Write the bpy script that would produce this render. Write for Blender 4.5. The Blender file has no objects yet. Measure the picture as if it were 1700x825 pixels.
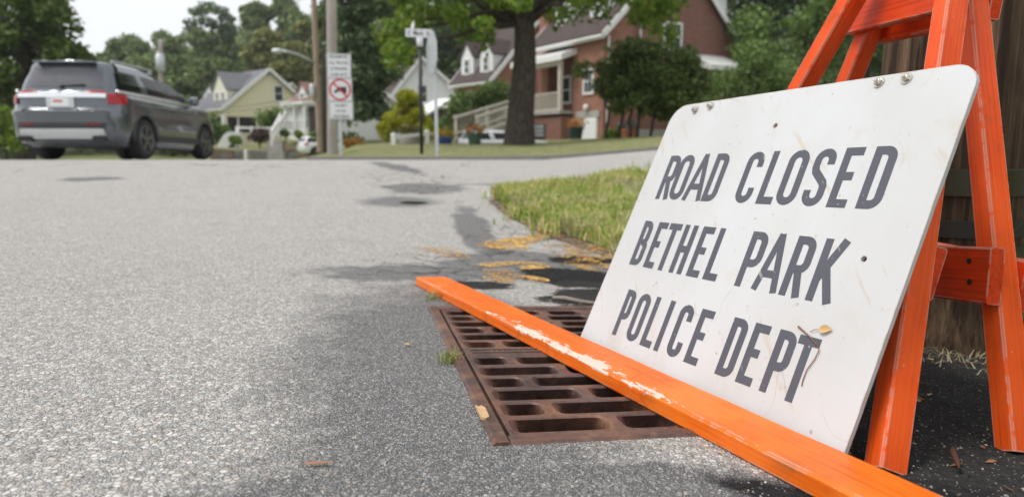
import bpy, bmesh, math, random
import numpy as np
from mathutils import Vector, Matrix, noise as mnoise
from mathutils.geometry import tessellate_polygon
SC = bpy.context.scene
COL = SC.collection
rad = math.radians
RNG = np.random.default_rng(7)
random.seed(7)

# ------------------------------------------------------------ camera
CZ = 0.55                       # camera height above the datum
F = 1133.33
TH = math.atan((412.5 - 235) / F)
cd = bpy.data.cameras.new('camera'); cam = bpy.data.objects.new('camera', cd); COL.objects.link(cam)
cam.location = (0, 0, CZ); cam.rotation_euler = (math.pi / 2 - TH, 0, 0)
cd.sensor_width = 36; cd.lens = 24; cd.clip_start = 0.05; cd.clip_end = 3000
cd.dof.use_dof = True; cd.dof.focus_distance = 1.45; cd.dof.aperture_fstop = 2.9
SC.camera = cam

# ------------------------------------------------------------ sky, sun, exposure
SUN_EL, SUN_AZ = 60, -105       # degrees; azimuth measured from +Y towards +X: light comes from behind left
w = bpy.data.worlds.new('World'); SC.world = w; w.use_nodes = True
nt = w.node_tree; N = nt.nodes; Lk = nt.links
bg = N['Background']; bg.inputs['Strength'].default_value = 0.10
sky = N.new('ShaderNodeTexSky'); sky.sky_type = 'NISHITA'; sky.sun_disc = False
sky.sun_elevation = rad(SUN_EL); sky.sun_rotation = rad(SUN_AZ); sky.dust_density = 3.0; sky.air_density = 1.0
hs = N.new('ShaderNodeHueSaturation'); hs.inputs['Saturation'].default_value = 0.25
tc = N.new('ShaderNodeTexCoord'); nz = N.new('ShaderNodeTexNoise'); nz.inputs['Scale'].default_value = 2.2; nz.inputs['Detail'].default_value = 5
cr = N.new('ShaderNodeValToRGB'); cr.color_ramp.elements[0].position = 0.3; cr.color_ramp.elements[0].color = (7.9, 8.2, 8.5, 1)
cr.color_ramp.elements[1].position = 0.7; cr.color_ramp.elements[1].color = (9.3, 9.45, 9.6, 1)
mx = N.new('ShaderNodeMixRGB'); mx.inputs[0].default_value = 0.8
Lk.new(sky.outputs[0], hs.inputs['Color']); Lk.new(tc.outputs['Generated'], nz.inputs['Vector']); Lk.new(nz.outputs[0], cr.inputs[0])
Lk.new(hs.outputs[0], mx.inputs[1]); Lk.new(cr.outputs[0], mx.inputs[2]); Lk.new(mx.outputs[0], bg.inputs['Color'])
sd = bpy.data.lights.new('sun', 'SUN'); sd.energy = 1.9; sd.angle = rad(22); sd.color = (1, .96, .9)
sun = bpy.data.objects.new('sun', sd); COL.objects.link(sun)
_d = Vector((math.cos(rad(SUN_EL)) * math.sin(rad(SUN_AZ)), math.cos(rad(SUN_EL)) * math.cos(rad(SUN_AZ)), math.sin(rad(SUN_EL))))
sun.rotation_euler = (-_d).to_track_quat('-Z', 'Y').to_euler()
SC.view_settings.view_transform = 'Standard'; SC.view_settings.look = 'None'; SC.view_settings.exposure = 0.38; SC.view_settings.gamma = 1.0
SC.render.engine = 'CYCLES'

# ------------------------------------------------------------ geometry of the place
def ray(px, py):
    x, y = (px - 850) / F, -(py - 412.5) / F
    return Vector((x, math.cos(TH) + y * math.sin(TH), y * math.cos(TH) - math.sin(TH)))
def at(px, py, d):
    r = ray(px, py); r = r * (d / r.y); return Vector((r.x, r.y, r.z + CZ))
def ss(a, b, x):
    t = np.clip((x - a) / (b - a), 0, 1); return t * t * (3 - 2 * t)
NP = Vector((.0398, .0482, .998)).normalized()
def near_z(x, y): return CZ - (0.5 + NP.x * np.clip(x, -4.5, 3.5) + NP.y * y) / NP.z
def gz(x, y):
    x = np.asarray(x, float); y = np.asarray(y, float)
    nz_ = near_z(x, np.minimum(y, 12.))
    yy = np.maximum(y, 8.)
    far = CZ - .0265 * np.minimum(yy, 17)
    far = far - np.maximum(0, y - 17) * .030 * (1 - ss(60, 95, y)) - ss(60, 95, y) * 1.9
    far = far + .085 * np.maximum(0, x - .6) * ss(7.5, 11.5, y) * (1 - ss(16, 30, y))
    wr = ss(-.29, -.21, x / np.maximum(y, 1)) * ss(13, 15, y)
    right = CZ - .0265 * 13 + .026 * (np.minimum(y, 27) - 13) + .085 * np.maximum(0, x - .6) * (1 - ss(16, 30, y))
    right = right - .95 * ss(22, 26.5, y) * (1 - ss(31.5, 34, y)) * ss(-8, -4, x) * (1 - ss(1.2, 2.2, x))
    far = far * (1 - wr) + right * wr
    hill = 27 * ss(88, 185, y) * (1 - .55 * ss(-.25, -.75, x / np.maximum(y, 1)))
    t = ss(3.0, 11.0, y)
    return nz_ * (1 - t) + far * t + hill
def gpt(px, py, up=0.):
    r = ray(px, py); prev = .3
    t = .3
    while t < 400:
        p = r * t
        if p.z + CZ < float(gz(p.x, p.y)): break
        prev = t; t *= 1.01
    a, b = prev, t
    for _ in range(30):
        m = (a + b) / 2; p = r * m
        if p.z + CZ < float(gz(p.x, p.y)): b = m
        else: a = m
    p = r * b; return Vector((p.x, p.y, float(gz(p.x, p.y)) + up))
def gv(x, y, up=0.): return Vector((x, y, float(gz(x, y)) + up))

# ------------------------------------------------------------ object helpers
def tag(o, label=None, cat=None, group=None, kind=None):
    if label: o['label'] = label
    if cat: o['category'] = cat
    if group: o['group'] = group
    if kind: o['kind'] = kind
    return o
def empty(name, loc, label=None, cat=None, group=None, rot=None):
    o = bpy.data.objects.new(name, None); COL.objects.link(o); o.location = loc; o.empty_display_size = .2
    if rot: o.rotation_euler = rot
    return tag(o, label, cat, group)
def origin(o):
    p = Vector((0, 0, 0))
    while o is not None: p = p + Vector(o.location); o = o.parent
    return p
def link(name, me, mats, parent=None, smooth=False, local=False, loc=None):
    if not isinstance(mats, (list, tuple)): mats = [mats]
    if not me.materials:
        for m in mats: me.materials.append(m)
    o = bpy.data.objects.new(name, me); COL.objects.link(o)
    if parent is not None:
        o.parent = parent
        if not local: me.transform(Matrix.Translation(-origin(parent)))
    elif loc is not None:
        me.transform(Matrix.Translation(-Vector(loc))); o.location = loc
    if smooth: me.polygons.foreach_set('use_smooth', [True] * len(me.polygons))
    return o
class MB:
    def __init__(s): s.v = []; s.f = []; s.m = []
    def add(s, vs, fs, m=0):
        b = len(s.v); s.v += [tuple(v) for v in vs]; s.f += [tuple(i + b for i in f) for f in fs]; s.m += [m] * len(fs); return s
    def box(s, c, sz, R=None, m=0, taper=1.):
        c = Vector(c); hx, hy, hz = sz[0] / 2, sz[1] / 2, sz[2] / 2; vs = []
        for z, k in ((-hz, 1), (hz, taper)):
            for x, y in ((-hx, -hy), (hx, -hy), (hx, hy), (-hx, hy)):
                p = Vector((x * k, y * k, z)); vs.append(c + (R @ p if R else p))
        return s.add(vs, [(3, 2, 1, 0), (4, 5, 6, 7), (0, 1, 5, 4), (1, 2, 6, 5), (2, 3, 7, 6), (3, 0, 4, 7)], m)
    def beam(s, p0, p1, wd, hg, up=(0, 0, 1), m=0, bev=0.):
        p0 = Vector(p0); p1 = Vector(p1); d = (p1 - p0).normalized(); u = Vector(up); u = (u - d * u.dot(d)).normalized(); r = d.cross(u)
        if bev:
            a, b = wd / 2, hg / 2
            prof = [(-a + bev, -b), (a - bev, -b), (a, -b + bev), (a, b - bev), (a - bev, b), (-a + bev, b), (-a, b - bev), (-a, -b + bev)]
        else: prof = [(-wd / 2, -hg / 2), (wd / 2, -hg / 2), (wd / 2, hg / 2), (-wd / 2, hg / 2)]
        n = len(prof); vs = [p + r * a + u * b for p in (p0, p1) for a, b in prof]
        fs = [(i, (i + 1) % n, n + (i + 1) % n, n + i) for i in range(n)] + [tuple(range(n - 1, -1, -1)), tuple(range(n, 2 * n))]
        return s.add(vs, fs, m)
    def tube(s, pts, r, n=10, m=0, cap=True):
        pts = [Vector(p) for p in pts]; rr = r if isinstance(r, (list, tuple)) else [r] * len(pts)
        vs = []; u = None
        for i, p in enumerate(pts):
            d = (pts[min(i + 1, len(pts) - 1)] - pts[max(i - 1, 0)]).normalized()
            if u is None: u = d.orthogonal().normalized()
            u = (u - d * u.dot(d)).normalized(); v = d.cross(u)
            for k in range(n):
                a = 2 * math.pi * k / n; vs.append(p + (u * math.cos(a) + v * math.sin(a)) * rr[i])
        fs = [(i * n + k, i * n + (k + 1) % n, (i + 1) * n + (k + 1) % n, (i + 1) * n + k) for i in range(len(pts) - 1) for k in range(n)]
        if cap: fs += [tuple(range(n - 1, -1, -1)), tuple(range((len(pts) - 1) * n, len(pts) * n))]
        return s.add(vs, fs, m)
    def lathe(s, c, prof, n=16, m=0, R=None):
        c = Vector(c); vs = []
        for r, z in prof:
            for k in range(n):
                a = 2 * math.pi * k / n; p = Vector((r * math.cos(a), r * math.sin(a), z)); vs.append(c + (R @ p if R else p))
        fs = [(i * n + k, i * n + (k + 1) % n, (i + 1) * n + (k + 1) % n, (i + 1) * n + k) for i in range(len(prof) - 1) for k in range(n)]
        fs += [tuple(range(n - 1, -1, -1)), tuple(range((len(prof) - 1) * n, len(prof) * n))]
        return s.add(vs, fs, m)
    def poly(s, pts, m=0): return s.add(pts, [tuple(range(len(pts)))], m)
    def prism(s, pts, d, m=0):
        d = Vector(d); pts = [Vector(p) for p in pts]; n = len(pts)
        nn = sum(((pts[i] - pts[0]).cross(pts[(i + 1) % n] - pts[0]) for i in range(1, n - 1)), Vector())
        if nn.dot(d) > 0: pts = pts[::-1]
        vs = pts + [p + d for p in pts]
        fs = [tuple(range(n)), tuple(range(2 * n - 1, n - 1, -1))] + [((i + 1) % n, i, n + i, n + (i + 1) % n) for i in range(n)]
        return s.add(vs, fs, m)
    def mesh(s, name='mesh'):
        me = bpy.data.meshes.new(name); me.from_pydata(s.v, [], s.f); me.polygons.foreach_set('material_index', s.m); me.update(); return me
    def build(s, name, mats, parent=None, smooth=False, local=False, loc=None):
        return link(name, s.mesh(name), mats, parent, smooth, local, loc)
def bevel(o, wdt, seg=2):
    md = o.modifiers.new('bevel', 'BEVEL'); md.width = wdt; md.segments = seg; md.limit_method = 'ANGLE'; md.angle_limit = rad(35); return o
def autosmooth(o, ang=40):
    me = o.data; bm = bmesh.new(); bm.from_mesh(me); bmesh.ops.recalc_face_normals(bm, faces=bm.faces)
    for f in bm.faces: f.smooth = True
    for e in bm.edges:
        if len(e.link_faces) == 2 and e.calc_face_angle(0) > rad(ang): e.smooth = False
    bm.to_mesh(me); bm.free(); return o

# ------------------------------------------------------------ materials
class NT:
    def __init__(s, name):
        s.mat = bpy.data.materials.new(name); s.mat.use_nodes = True; s.t = s.mat.node_tree
        s.b = s.t.nodes['Principled BSDF']; s.out = s.t.nodes['Material Output']; s.co = s.n('ShaderNodeTexCoord').outputs['Object']
    def n(s, k, **kw):
        nd = s.t.nodes.new(k)
        for a, v in kw.items(): setattr(nd, a, v)
        return nd
    def put(s, sock, v):
        if hasattr(v, 'is_output'): s.t.links.new(v, sock)
        elif v is not None: sock.default_value = v
    def math(s, op, a, b=None, c=None, clamp=False):
        nd = s.n('ShaderNodeMath', operation=op, use_clamp=clamp); s.put(nd.inputs[0], a); s.put(nd.inputs[1], b)
        if c is not None: s.put(nd.inputs[2], c)
        return nd.outputs[0]
    def noise(s, scale, detail=3, vec=None, rough=.55, out=0):
        nd = s.n('ShaderNodeTexNoise'); nd.inputs['Scale'].default_value = scale; nd.inputs['Detail'].default_value = detail; nd.inputs['Roughness'].default_value = rough
        s.put(nd.inputs['Vector'], vec if vec is not None else s.co); return nd.outputs[out]
    def vor(s, scale, feature='F1', vec=None, out='Distance', rnd=1.):
        nd = s.n('ShaderNodeTexVoronoi', feature=feature); nd.inputs['Scale'].default_value = scale; nd.inputs['Randomness'].default_value = rnd
        s.put(nd.inputs['Vector'], vec if vec is not None else s.co); return nd.outputs[out]
    def map(s, scale=(1, 1, 1), loc=(0, 0, 0), vec=None, rot=(0, 0, 0)):
        nd = s.n('ShaderNodeMapping'); nd.inputs['Scale'].default_value = scale; nd.inputs['Location'].default_value = loc; nd.inputs['Rotation'].default_value = rot
        s.put(nd.inputs['Vector'], vec if vec is not None else s.co); return nd.outputs[0]
    def ramp(s, v, stops, interp='LINEAR'):
        nd = s.n('ShaderNodeValToRGB'); nd.color_ramp.interpolation = interp; e = nd.color_ramp.elements
        while len(e) < len(stops): e.new(.5)
        for i, (p, c) in enumerate(stops):
            e[i].position = p; e[i].color = (c, c, c, 1) if not hasattr(c, '__len__') else (*c, 1)
        s.put(nd.inputs[0], v); return nd.outputs[0]
    def mr(s, v, a, b, c=0., d=1.):
        nd = s.n('ShaderNodeMapRange'); nd.clamp = True; s.put(nd.inputs[0], v)
        for i, q in enumerate((a, b, c, d)): nd.inputs[i + 1].default_value = q
        return nd.outputs[0]
    def mix(s, f, a, b, mode='MIX'):
        nd = s.n('ShaderNodeMixRGB', blend_type=mode); s.put(nd.inputs[0], f)
        for i, q in ((1, a), (2, b)): s.put(nd.inputs[i], (*q, 1) if isinstance(q, tuple) and len(q) == 3 else q)
        return nd.outputs[0]
    def bump(s, h, st=.3, dist=.01, nrm=None):
        nd = s.n('ShaderNodeBump'); nd.inputs['Strength'].default_value = st; nd.inputs['Distance'].default_value = dist; s.put(nd.inputs['Height'], h)
        if nrm is not None: s.put(nd.inputs['Normal'], nrm)
        return nd.outputs[0]
    def set(s, color=None, rough=None, metal=None, normal=None, spec=None, **kw):
        if color is not None: s.put(s.b.inputs['Base Color'], (*color, 1) if isinstance(color, tuple) and len(color) == 3 else color)
        if rough is not None: s.put(s.b.inputs['Roughness'], rough)
        if metal is not None: s.put(s.b.inputs['Metallic'], metal)
        if spec is not None: s.put(s.b.inputs['Specular IOR Level'], spec)
        if normal is not None: s.put(s.b.inputs['Normal'], normal)
        for k, v in kw.items(): s.put(s.b.inputs[k], v)
        return s.mat
    def edge(s, r=.004, samples=4):
        bv = s.n('ShaderNodeBevel'); bv.samples = samples; bv.inputs['Radius'].default_value = r
        ge = s.n('ShaderNodeNewGeometry'); dp = s.n('ShaderNodeVectorMath', operation='DOT_PRODUCT')
        s.put(dp.inputs[0], bv.outputs[0]); s.put(dp.inputs[1], ge.outputs['Normal']); return s.math('SUBTRACT', 1., dp.outputs['Value'])
def simple(name, col, rough=.6, var=.25, scale=6., metal=0., bump=0., spec=.5, bscale=None, **kw):
    t = NT(name); n1 = t.noise(scale, 4); dk = tuple(c * (1 - var) for c in col); lt = tuple(min(1, c * (1 + var)) for c in col)
    c = t.mix(n1, dk, lt)
    nr = t.bump(t.noise(bscale or scale * 8, 3), bump, .02) if bump else None
    r = t.mr(t.noise(scale * 2, 3), .2, .8, max(.02, rough - .1), min(1, rough + .1))
    return t.set(c, r, metal, nr, spec, **kw)
def leafmat(name, cols, trans=.25, rough=.55):
    t = NT(name); ge = t.n('ShaderNodeNewGeometry')
    rnd = ge.outputs['Random Per Island']
    c = t.ramp(rnd, [(i / max(1, len(cols) - 1), q) for i, q in enumerate(cols)])
    big = t.mr(t.noise(.55, 3), .3, .7, .72, 1.25)
    nd = t.n('ShaderNodeMixRGB', blend_type='MULTIPLY'); nd.inputs[0].default_value = 1; t.put(nd.inputs[1], c); cb = t.n('ShaderNodeCombineXYZ')
    for i in range(3): t.put(cb.inputs[i], big)
    t.put(nd.inputs[2], cb.outputs[0]); c = nd.outputs[0]
    t.set(c, rough, spec=.35)
    tr = t.n('ShaderNodeBsdfTranslucent'); t.put(tr.inputs[0], c); ms = t.n('ShaderNodeMixShader'); ms.inputs[0].default_value = trans
    t.t.links.new(t.b.outputs[0], ms.inputs[1]); t.t.links.new(tr.outputs[0], ms.inputs[2]); t.t.links.new(ms.outputs[0], t.out.inputs[0]); return t.mat

def asphalt_mat():
    t = NT('asphalt'); P = t.n('ShaderNodeNewGeometry').outputs['Position']
    flat = t.map((1, 1, .25), vec=P)
    wob = t.noise(30, 2, flat, out=1)
    wv = t.n('ShaderNodeVectorMath', operation='MULTIPLY_ADD'); t.put(wv.inputs[0], wob); wv.inputs[1].default_value = (.006, .006, 0); t.put(wv.inputs[2], flat); wv = wv.outputs[0]
    vc = t.vor(94, 'F1', wv, 'Color'); vd = t.vor(94, 'DISTANCE_TO_EDGE', wv)
    vc2 = t.vor(175, 'F1', wv, 'Color'); vd2 = t.vor(175, 'DISTANCE_TO_EDGE', wv)
    sep = t.n('ShaderNodeSeparateColor'); t.put(sep.inputs[0], vc); sep2 = t.n('ShaderNodeSeparateColor'); t.put(sep2.inputs[0], vc2)
    stone = t.ramp(sep.outputs[0], [(0, (.30, .285, .27)), (.25, (.50, .485, .465)), (.6, (.67, .652, .63)), (.8, (.64, .60, .55)), (.93, (.50, .42, .37)), (1, (.80, .785, .77))])
    stone2 = t.ramp(sep2.outputs[0], [(0, (.32, .305, .29)), (.5, (.57, .555, .535)), (1, (.76, .745, .725))])
    pick = t.math('GREATER_THAN', sep.outputs[1], .48)
    st = t.mix(pick, stone2, stone)
    ed = t.mix(pick, vd2, vd)
    gap = t.mr(ed, .0, .105, 1, 0)
    grain = t.noise(900, 2, flat); st = t.mix(.35, st, t.mix(grain, (.15, .15, .15), (.8, .79, .78)), 'OVERLAY')
    col = t.mix(t.math('MULTIPLY', gap, .55), st, (.14, .135, .13))
    big = t.noise(.55, 4, flat); col = t.mix(t.mr(big, .3, .7, 0, .35), col, t.mix(.5, col, (.66, .645, .63)))
    blot = t.noise(2.6, 4, flat); col = t.mix(t.mr(blot, .55, .75, 0, .22), col, (.28, .275, .27))
    pits = t.noise(55, 2, flat); pit = t.mr(pits, .70, .74, 0, 1); col = t.mix(t.math('MULTIPLY', pit, .7), col, (.05, .048, .047))
    # worn tar / fines: patches with shapes of their own
    n1 = t.noise(3.2, 5, flat, .62); n2 = t.noise(14, 4, flat, .6); n4 = t.noise(75, 3, flat, .6)
    sx = t.n('ShaderNodeSeparateXYZ'); t.put(sx.inputs[0], P)
    def blob(cx, cy, rx, ry, ang, soft=.5, amp=1.1):
        m = t.map((1, 1, 1), vec=P)
        dx = t.math('SUBTRACT', sx.outputs[0], cx); dy = t.math('SUBTRACT', sx.outputs[1], cy); ca, sa = math.cos(ang), math.sin(ang)
        u = t.math('ADD', t.math('MULTIPLY', dx, ca / rx), t.math('MULTIPLY', dy, sa / rx)); v = t.math('ADD', t.math('MULTIPLY', dx, -sa / ry), t.math('MULTIPLY', dy, ca / ry))
        d = t.math('SQRT', t.math('ADD', t.math('MULTIPLY', u, u), t.math('MULTIPLY', v, v)))
        d = t.math('ADD', d, t.math('MULTIPLY', t.math('SUBTRACT', n1, .5), amp)); d = t.math('ADD', d, t.math('MULTIPLY', t.math('SUBTRACT', n2, .5), .5))
        n9 = t.math('MULTIPLY', t.math('SUBTRACT', n4, .5), .35); d = t.math('ADD', d, n9); return t.mr(d, 1 - soft / 3.2, 1 + soft / 3.2, 1, 0)
    def union(bl):
        m = bl[0]
        for b in bl[1:]: m = t.math('MAXIMUM', m, b)
        return m
    fine = union([blob(*b) for b in FINE_PATCHES]); tar = union([blob(*b) for b in TAR_PATCHES])
    # fines: dark binder with small pale chips
    fv = t.vor(260, 'F1', wv, 'Color'); fs = t.n('ShaderNodeSeparateColor'); t.put(fs.inputs[0], fv); fd = t.vor(260, 'F1', wv)
    chip = t.math('MULTIPLY', t.mr(fs.outputs[0], .58, .62, 0, 1), t.mr(fd, .35, .5, 1, 0))
    finecol = t.mix(chip, t.mix(n2, (.10, .10, .106), (.17, .17, .178)), (.48, .465, .45))
    sparse = t.math('MULTIPLY', t.mr(fs.outputs[1], .93, .95, 0, 1), t.mr(fd, .3, .45, 1, 0))
    shaded_tarcol = t.mix(sparse, t.mix(n2, (.007, .007, .008), (.022, .022, .024)), (.30, .285, .26))  # tar black pushed deeper to carry the shade under the trestle
    col = t.mix(t.math('MULTIPLY', fine, .82), col, finecol); col = t.mix(t.math('MULTIPLY', tar, .95), col, shaded_tarcol)
    # cracks: long wandering ones over the road, a tight web in the broken patch by the drain
    cv = t.n('ShaderNodeVectorMath', operation='MULTIPLY_ADD'); t.put(cv.inputs[0], t.noise(2.1, 4, flat, out=1)); cv.inputs[1].default_value = (.9, .9, 0); t.put(cv.inputs[2], flat); cv = cv.outputs[0]
    lc = t.mr(t.vor(.26, 'DISTANCE_TO_EDGE', cv), .0, .0045, 1, 0); lc = t.math('MULTIPLY', lc, t.math('MULTIPLY', t.mr(sx.outputs[1], 6.5, 8.5, 0, 1), t.mr(t.noise(.7, 3, flat), .42, .55, 0, 1)))
    cv2 = t.n('ShaderNodeVectorMath', operation='MULTIPLY_ADD'); t.put(cv2.inputs[0], t.noise(9, 3, flat, out=1)); cv2.inputs[1].default_value = (.16, .16, 0); t.put(cv2.inputs[2], flat); cv2 = cv2.outputs[0]
    web = t.mr(t.vor(4.6, 'DISTANCE_TO_EDGE', cv2), .0, .035, 1, 0); web = t.math('MULTIPLY', web, union([blob(*b) for b in CRACK_PATCHES]))
    crack = t.math('MAXIMUM', lc, web); col = t.mix(t.math('MULTIPLY', crack, .8), col, (.035, .033, .031))
    nota = t.math('SUBTRACT', 1., t.math('MULTIPLY', tar, .75))
    hgt = t.math('MULTIPLY', t.math('ADD', t.mr(ed, 0, .25, 0, 1), t.math('MULTIPLY', grain, .3)), nota)
    hgt = t.math('SUBTRACT', hgt, t.math('MULTIPLY', pit, 1.2)); hgt = t.math('SUBTRACT', hgt, t.math('MULTIPLY', crack, 1.5))
    return t.set(col, t.mr(grain, .2, .8, .7, .95), normal=t.bump(hgt, .9, .005), spec=t.math('MULTIPLY', t.math('SUBTRACT', 1., t.math('MULTIPLY', tar, .9)), .22))

def wood_paint(name, col, dark, wear=.5, peel=None, rough=.38, axis=2, wearcol=(.52, .46, .38)):
    t = NT(name); sc = [14, 14, 14]; sc[axis] = .8
    g = t.noise(6, 5, t.map(tuple(sc))); g2 = t.noise(26, 4, t.map(tuple(sc))); blot = t.noise(7, 4)
    c = t.mix(g, dark, col); c = t.mix(t.mr(blot, .5, .75, 0, .35), c, tuple(min(1, q * 1.15 + .02) for q in col))
    scr = t.mr(t.noise(34, 3, t.map((6, 1, 1) if axis != 0 else (1, 6, 6))), .68, .73, 0, 1); c = t.mix(t.math('MULTIPLY', scr, .35), c, dark)
    e = t.edge(.0052); nn = t.noise(38, 4); n3 = t.noise(9, 3)
    streak = t.noise(1, 5, t.map(tuple(130 if k != axis else 2.2 for k in range(3))), .65); c = t.mix(t.mr(streak, .46, .68, 0, .62), c, tuple(q * .5 for q in dark)); soil = t.noise(11, 5, None, .7); c = t.mix(t.mr(soil, .54, .72, 0, .45), c, (.16, .055, .02)); fade = t.noise(3.2, 4, t.map((1.3, 1.3, 1.0), loc=(3, 1, 7))); c = t.mix(t.mr(fade, .50, .68, 0, .45), c, (min(1, col[0] * 1.03), col[1] * 1.3 + .01, col[2] * 2 + .012))
    worn = t.math('MULTIPLY', t.mr(e, .008, .06, 0, 1), t.mr(t.math('ADD', t.math('MULTIPLY', nn, .5), t.math('MULTIPLY', n3, .5)), .55 - .13 * wear, .59 - .13 * wear, 0, 1))
    chips = t.mr(t.noise(60, 3), .735, .75, 0, .8); worn = t.math('MAXIMUM', worn, t.math('MULTIPLY', chips, wear * .7))
    wc = t.mix(g2, tuple(q * .6 for q in wearcol), wearcol)
    c = t.mix(worn, c, wc); h = t.math('ADD', t.math('MULTIPLY', g2, .5), t.math('MULTIPLY', blot, .3))
    if peel is not None:
        pm = peel(t); c = t.mix(pm, c, t.mix(g2, (.52, .46, .38), (.74, .69, .61))); h = t.math('SUBTRACT', h, t.math('MULTIPLY', pm, 1.2)); worn = t.math('MAXIMUM', worn, pm)
    return t.set(c, t.mr(worn, 0, 1, rough, .8), normal=t.bump(h, .3, .003), spec=.3)

def brick_mat(name, c1, c2, mortar):
    t = NT(name); g = t.n('ShaderNodeTexCoord'); nr = t.n('ShaderNodeSeparateXYZ'); t.put(nr.inputs[0], g.outputs['Normal'])
    p = t.n('ShaderNodeSeparateXYZ'); t.put(p.inputs[0], t.co)
    isx = t.math('GREATER_THAN', t.math('ABSOLUTE', nr.outputs[0]), t.math('ABSOLUTE', nr.outputs[1]))
    u = t.mix(isx, p.outputs[0], p.outputs[1]); cb = t.n('ShaderNodeCombineXYZ'); t.put(cb.inputs[0], u); t.put(cb.inputs[1], p.outputs[2])
    bt = t.n('ShaderNodeTexBrick'); t.put(bt.inputs['Vector'], cb.outputs[0]); bt.inputs['Scale'].default_value = 1.0
    bt.inputs['Brick Width'].default_value = .22; bt.inputs['Row Height'].default_value = .075; bt.inputs['Mortar Size'].default_value = .008
    bt.inputs['Color1'].default_value = (*c1, 1); bt.inputs['Color2'].default_value = (*c2, 1); bt.inputs['Mortar'].default_value = (*mortar, 1)
    c = t.mix(.5, bt.outputs[0], t.mix(t.noise(1.1, 4), tuple(q * .75 for q in c1), tuple(min(1, q * 1.25) for q in c2)))
    return t.set(c, .85, normal=t.bump(bt.outputs['Fac'], -.4, .01), spec=.2)
def course_mat(name, a, b, row=.15, axis='z', rough=.8, line=.55, seg=None):
    """siding boards or roof shingles laid in courses: relief comes from the course profile"""
    t = NT(name); p = t.n('ShaderNodeSeparateXYZ'); t.put(p.inputs[0], t.co)
    fr = t.math('FRACT', t.math('DIVIDE', p.outputs[2], row)); 
    c = t.mix(t.noise(1.3, 4), a, b); c = t.mix(t.mr(t.noise(11, 3), .4, .7, 0, .3), c, tuple(q * .8 for q in a))
    c = t.mix(t.mr(fr, .0, .1, 1 - line, 0), c, tuple(q * line for q in a))
    return t.set(c, rough, normal=t.bump(fr, .5, .01), spec=.25)

M = {}
FINE_PATCHES = [(-1.05, 6.35, .34, .30, .0, .9, .8), (-.28, 2.0, .34, .95, .15, 1.2, 1.3), (-.12, 1.25, .3, .5, -.2, 1.2, 1.2), (.12, 1.0, .62, .135, .06, .4, .8), (.12, .86, .6, .14, .05, .4, .8), (-.22, 1.5, .2, .75, .15, .6, .9), (.15, 3.7, .62, .5, .2, .4, 1.5), (-.5, 3.3, .45, .3, .3, .6, 1.7), (-.28, 5.0, .13, 1.3, .14, .5, 1.5),
                (-.95, 7.2, .40, .35, .1, .5, 1.4), (-1.6, 9.2, .16, .9, .5, .5, 1.8), (.2, 7.6, .8, .06, .1, .5, 1.2), (-4.6, 7.5, .3, .2, 0, .6, 1.8), (.3, 5.0, .12, .5, -.5, .4, 1.5)]
TAR_PATCHES = [(.46, 1.03, .14, .05, -.4, .6, 1.2), (-.92, 6.32, .13, .10, .0, .5, .9), (.75, 2.75, .62, .42, .0, .2, .9), (.32, 3.35, .27, .34, .5, .2, 1.0), (.42, 3.95, .20, .16, .3, .2, 1.2), (1.0, 1.7, .55, .9, -.1, .3, .7), (1.15, 2.35, .75, .65, 0, .3, .6), (.72, .98, .30, .15, 0, .3, .9), (-.18, 3.0, .24, .12, 0, .4, 2.0), (1.25, 1.1, .4, .3, 0, .4, 1.)]
CRACK_PATCHES = [(-.1, 3.6, .7, .55, .2, .4, 1.2), (.05, 4.6, .35, .8, .2, .4, 1.2), (-1.2, 8.0, .5, 1.2, .3, .4, 1.2)]
M['asphalt'] = asphalt_mat()
M['grass_ground'] = simple('grass ground', (.17, .19, .07), .9, .45, 2.5, bump=.5)
M['lawn'] = simple('lawn', (.185, .188, .075), .9, .5, 2.4, bump=.6)
M['dirt'] = simple('dirt', (.12, .10, .075), .95, .5, 5, bump=.5)
M['concrete'] = simple('concrete', (.36, .345, .32), .85, .25, 3, bump=.2)
M['rust'] = None
def rust():
    t = NT('rusty cast iron'); n1 = t.noise(7, 5); n2 = t.noise(60, 4); n3 = t.noise(2.2, 3)
    c = t.ramp(n1, [(.3, (.040, .025, .024)), (.46, (.115, .058, .046)), (.62, (.215, .095, .052)), (.85, (.33, .18, .09))])
    c = t.mix(t.mr(n3, .45, .65, 0, .45), c, (.13, .09, .09)); c = t.mix(t.mr(n2, .5, .7, 0, .6), c, (.03, .02, .019)); n5 = t.noise(24, 4); c = t.mix(t.mr(n5, .55, .7, 0, .5), c, (.26, .15, .085))
    c = t.mix(t.math('MULTIPLY', t.mr(t.edge(.008), .02, .2, 0, 1), .55), c, (.24, .19, .175))
    return t.set(c, t.mr(n1, .3, .7, .42, .68), .25, t.bump(t.noise(170, 4), .35, .002), .5)
M['rust'] = rust()
M['orange_board'] = wood_paint('orange board paint', (.86, .165, .018), (.70, .115, .010), .25, None, .33, axis=0)
def peel(t):
    s = t.n('ShaderNodeSeparateXYZ'); t.put(s.inputs[0], t.co)
    a = t.math('MULTIPLY', t.mr(s.outputs[0], .55, 1.05, 0, 1), t.mr(s.outputs[0], 1.55, 1.95, 1, 0))     # along the plank
    dd = t.math('ADD', t.math('ABSOLUTE', t.math('SUBTRACT', s.outputs[1], .014)), t.math('MULTIPLY', t.math('ABSOLUTE', t.math('SUBTRACT', s.outputs[2], .036)), 3.))
    n_ = t.noise(1, 5, t.map((8, 26, 26))); n2 = t.noise(1, 5, t.map((40, 90, 60)))
    v = t.math('ADD', t.math('MULTIPLY', n_, .62), t.math('MULTIPLY', n2, .38)); v = t.math('SUBTRACT', v, t.math('MULTIPLY', dd, 5.5))
    v = t.math('ADD', v, t.math('MULTIPLY', a, .20)); return t.mr(v, .570, .585, 0, .9)
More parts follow.
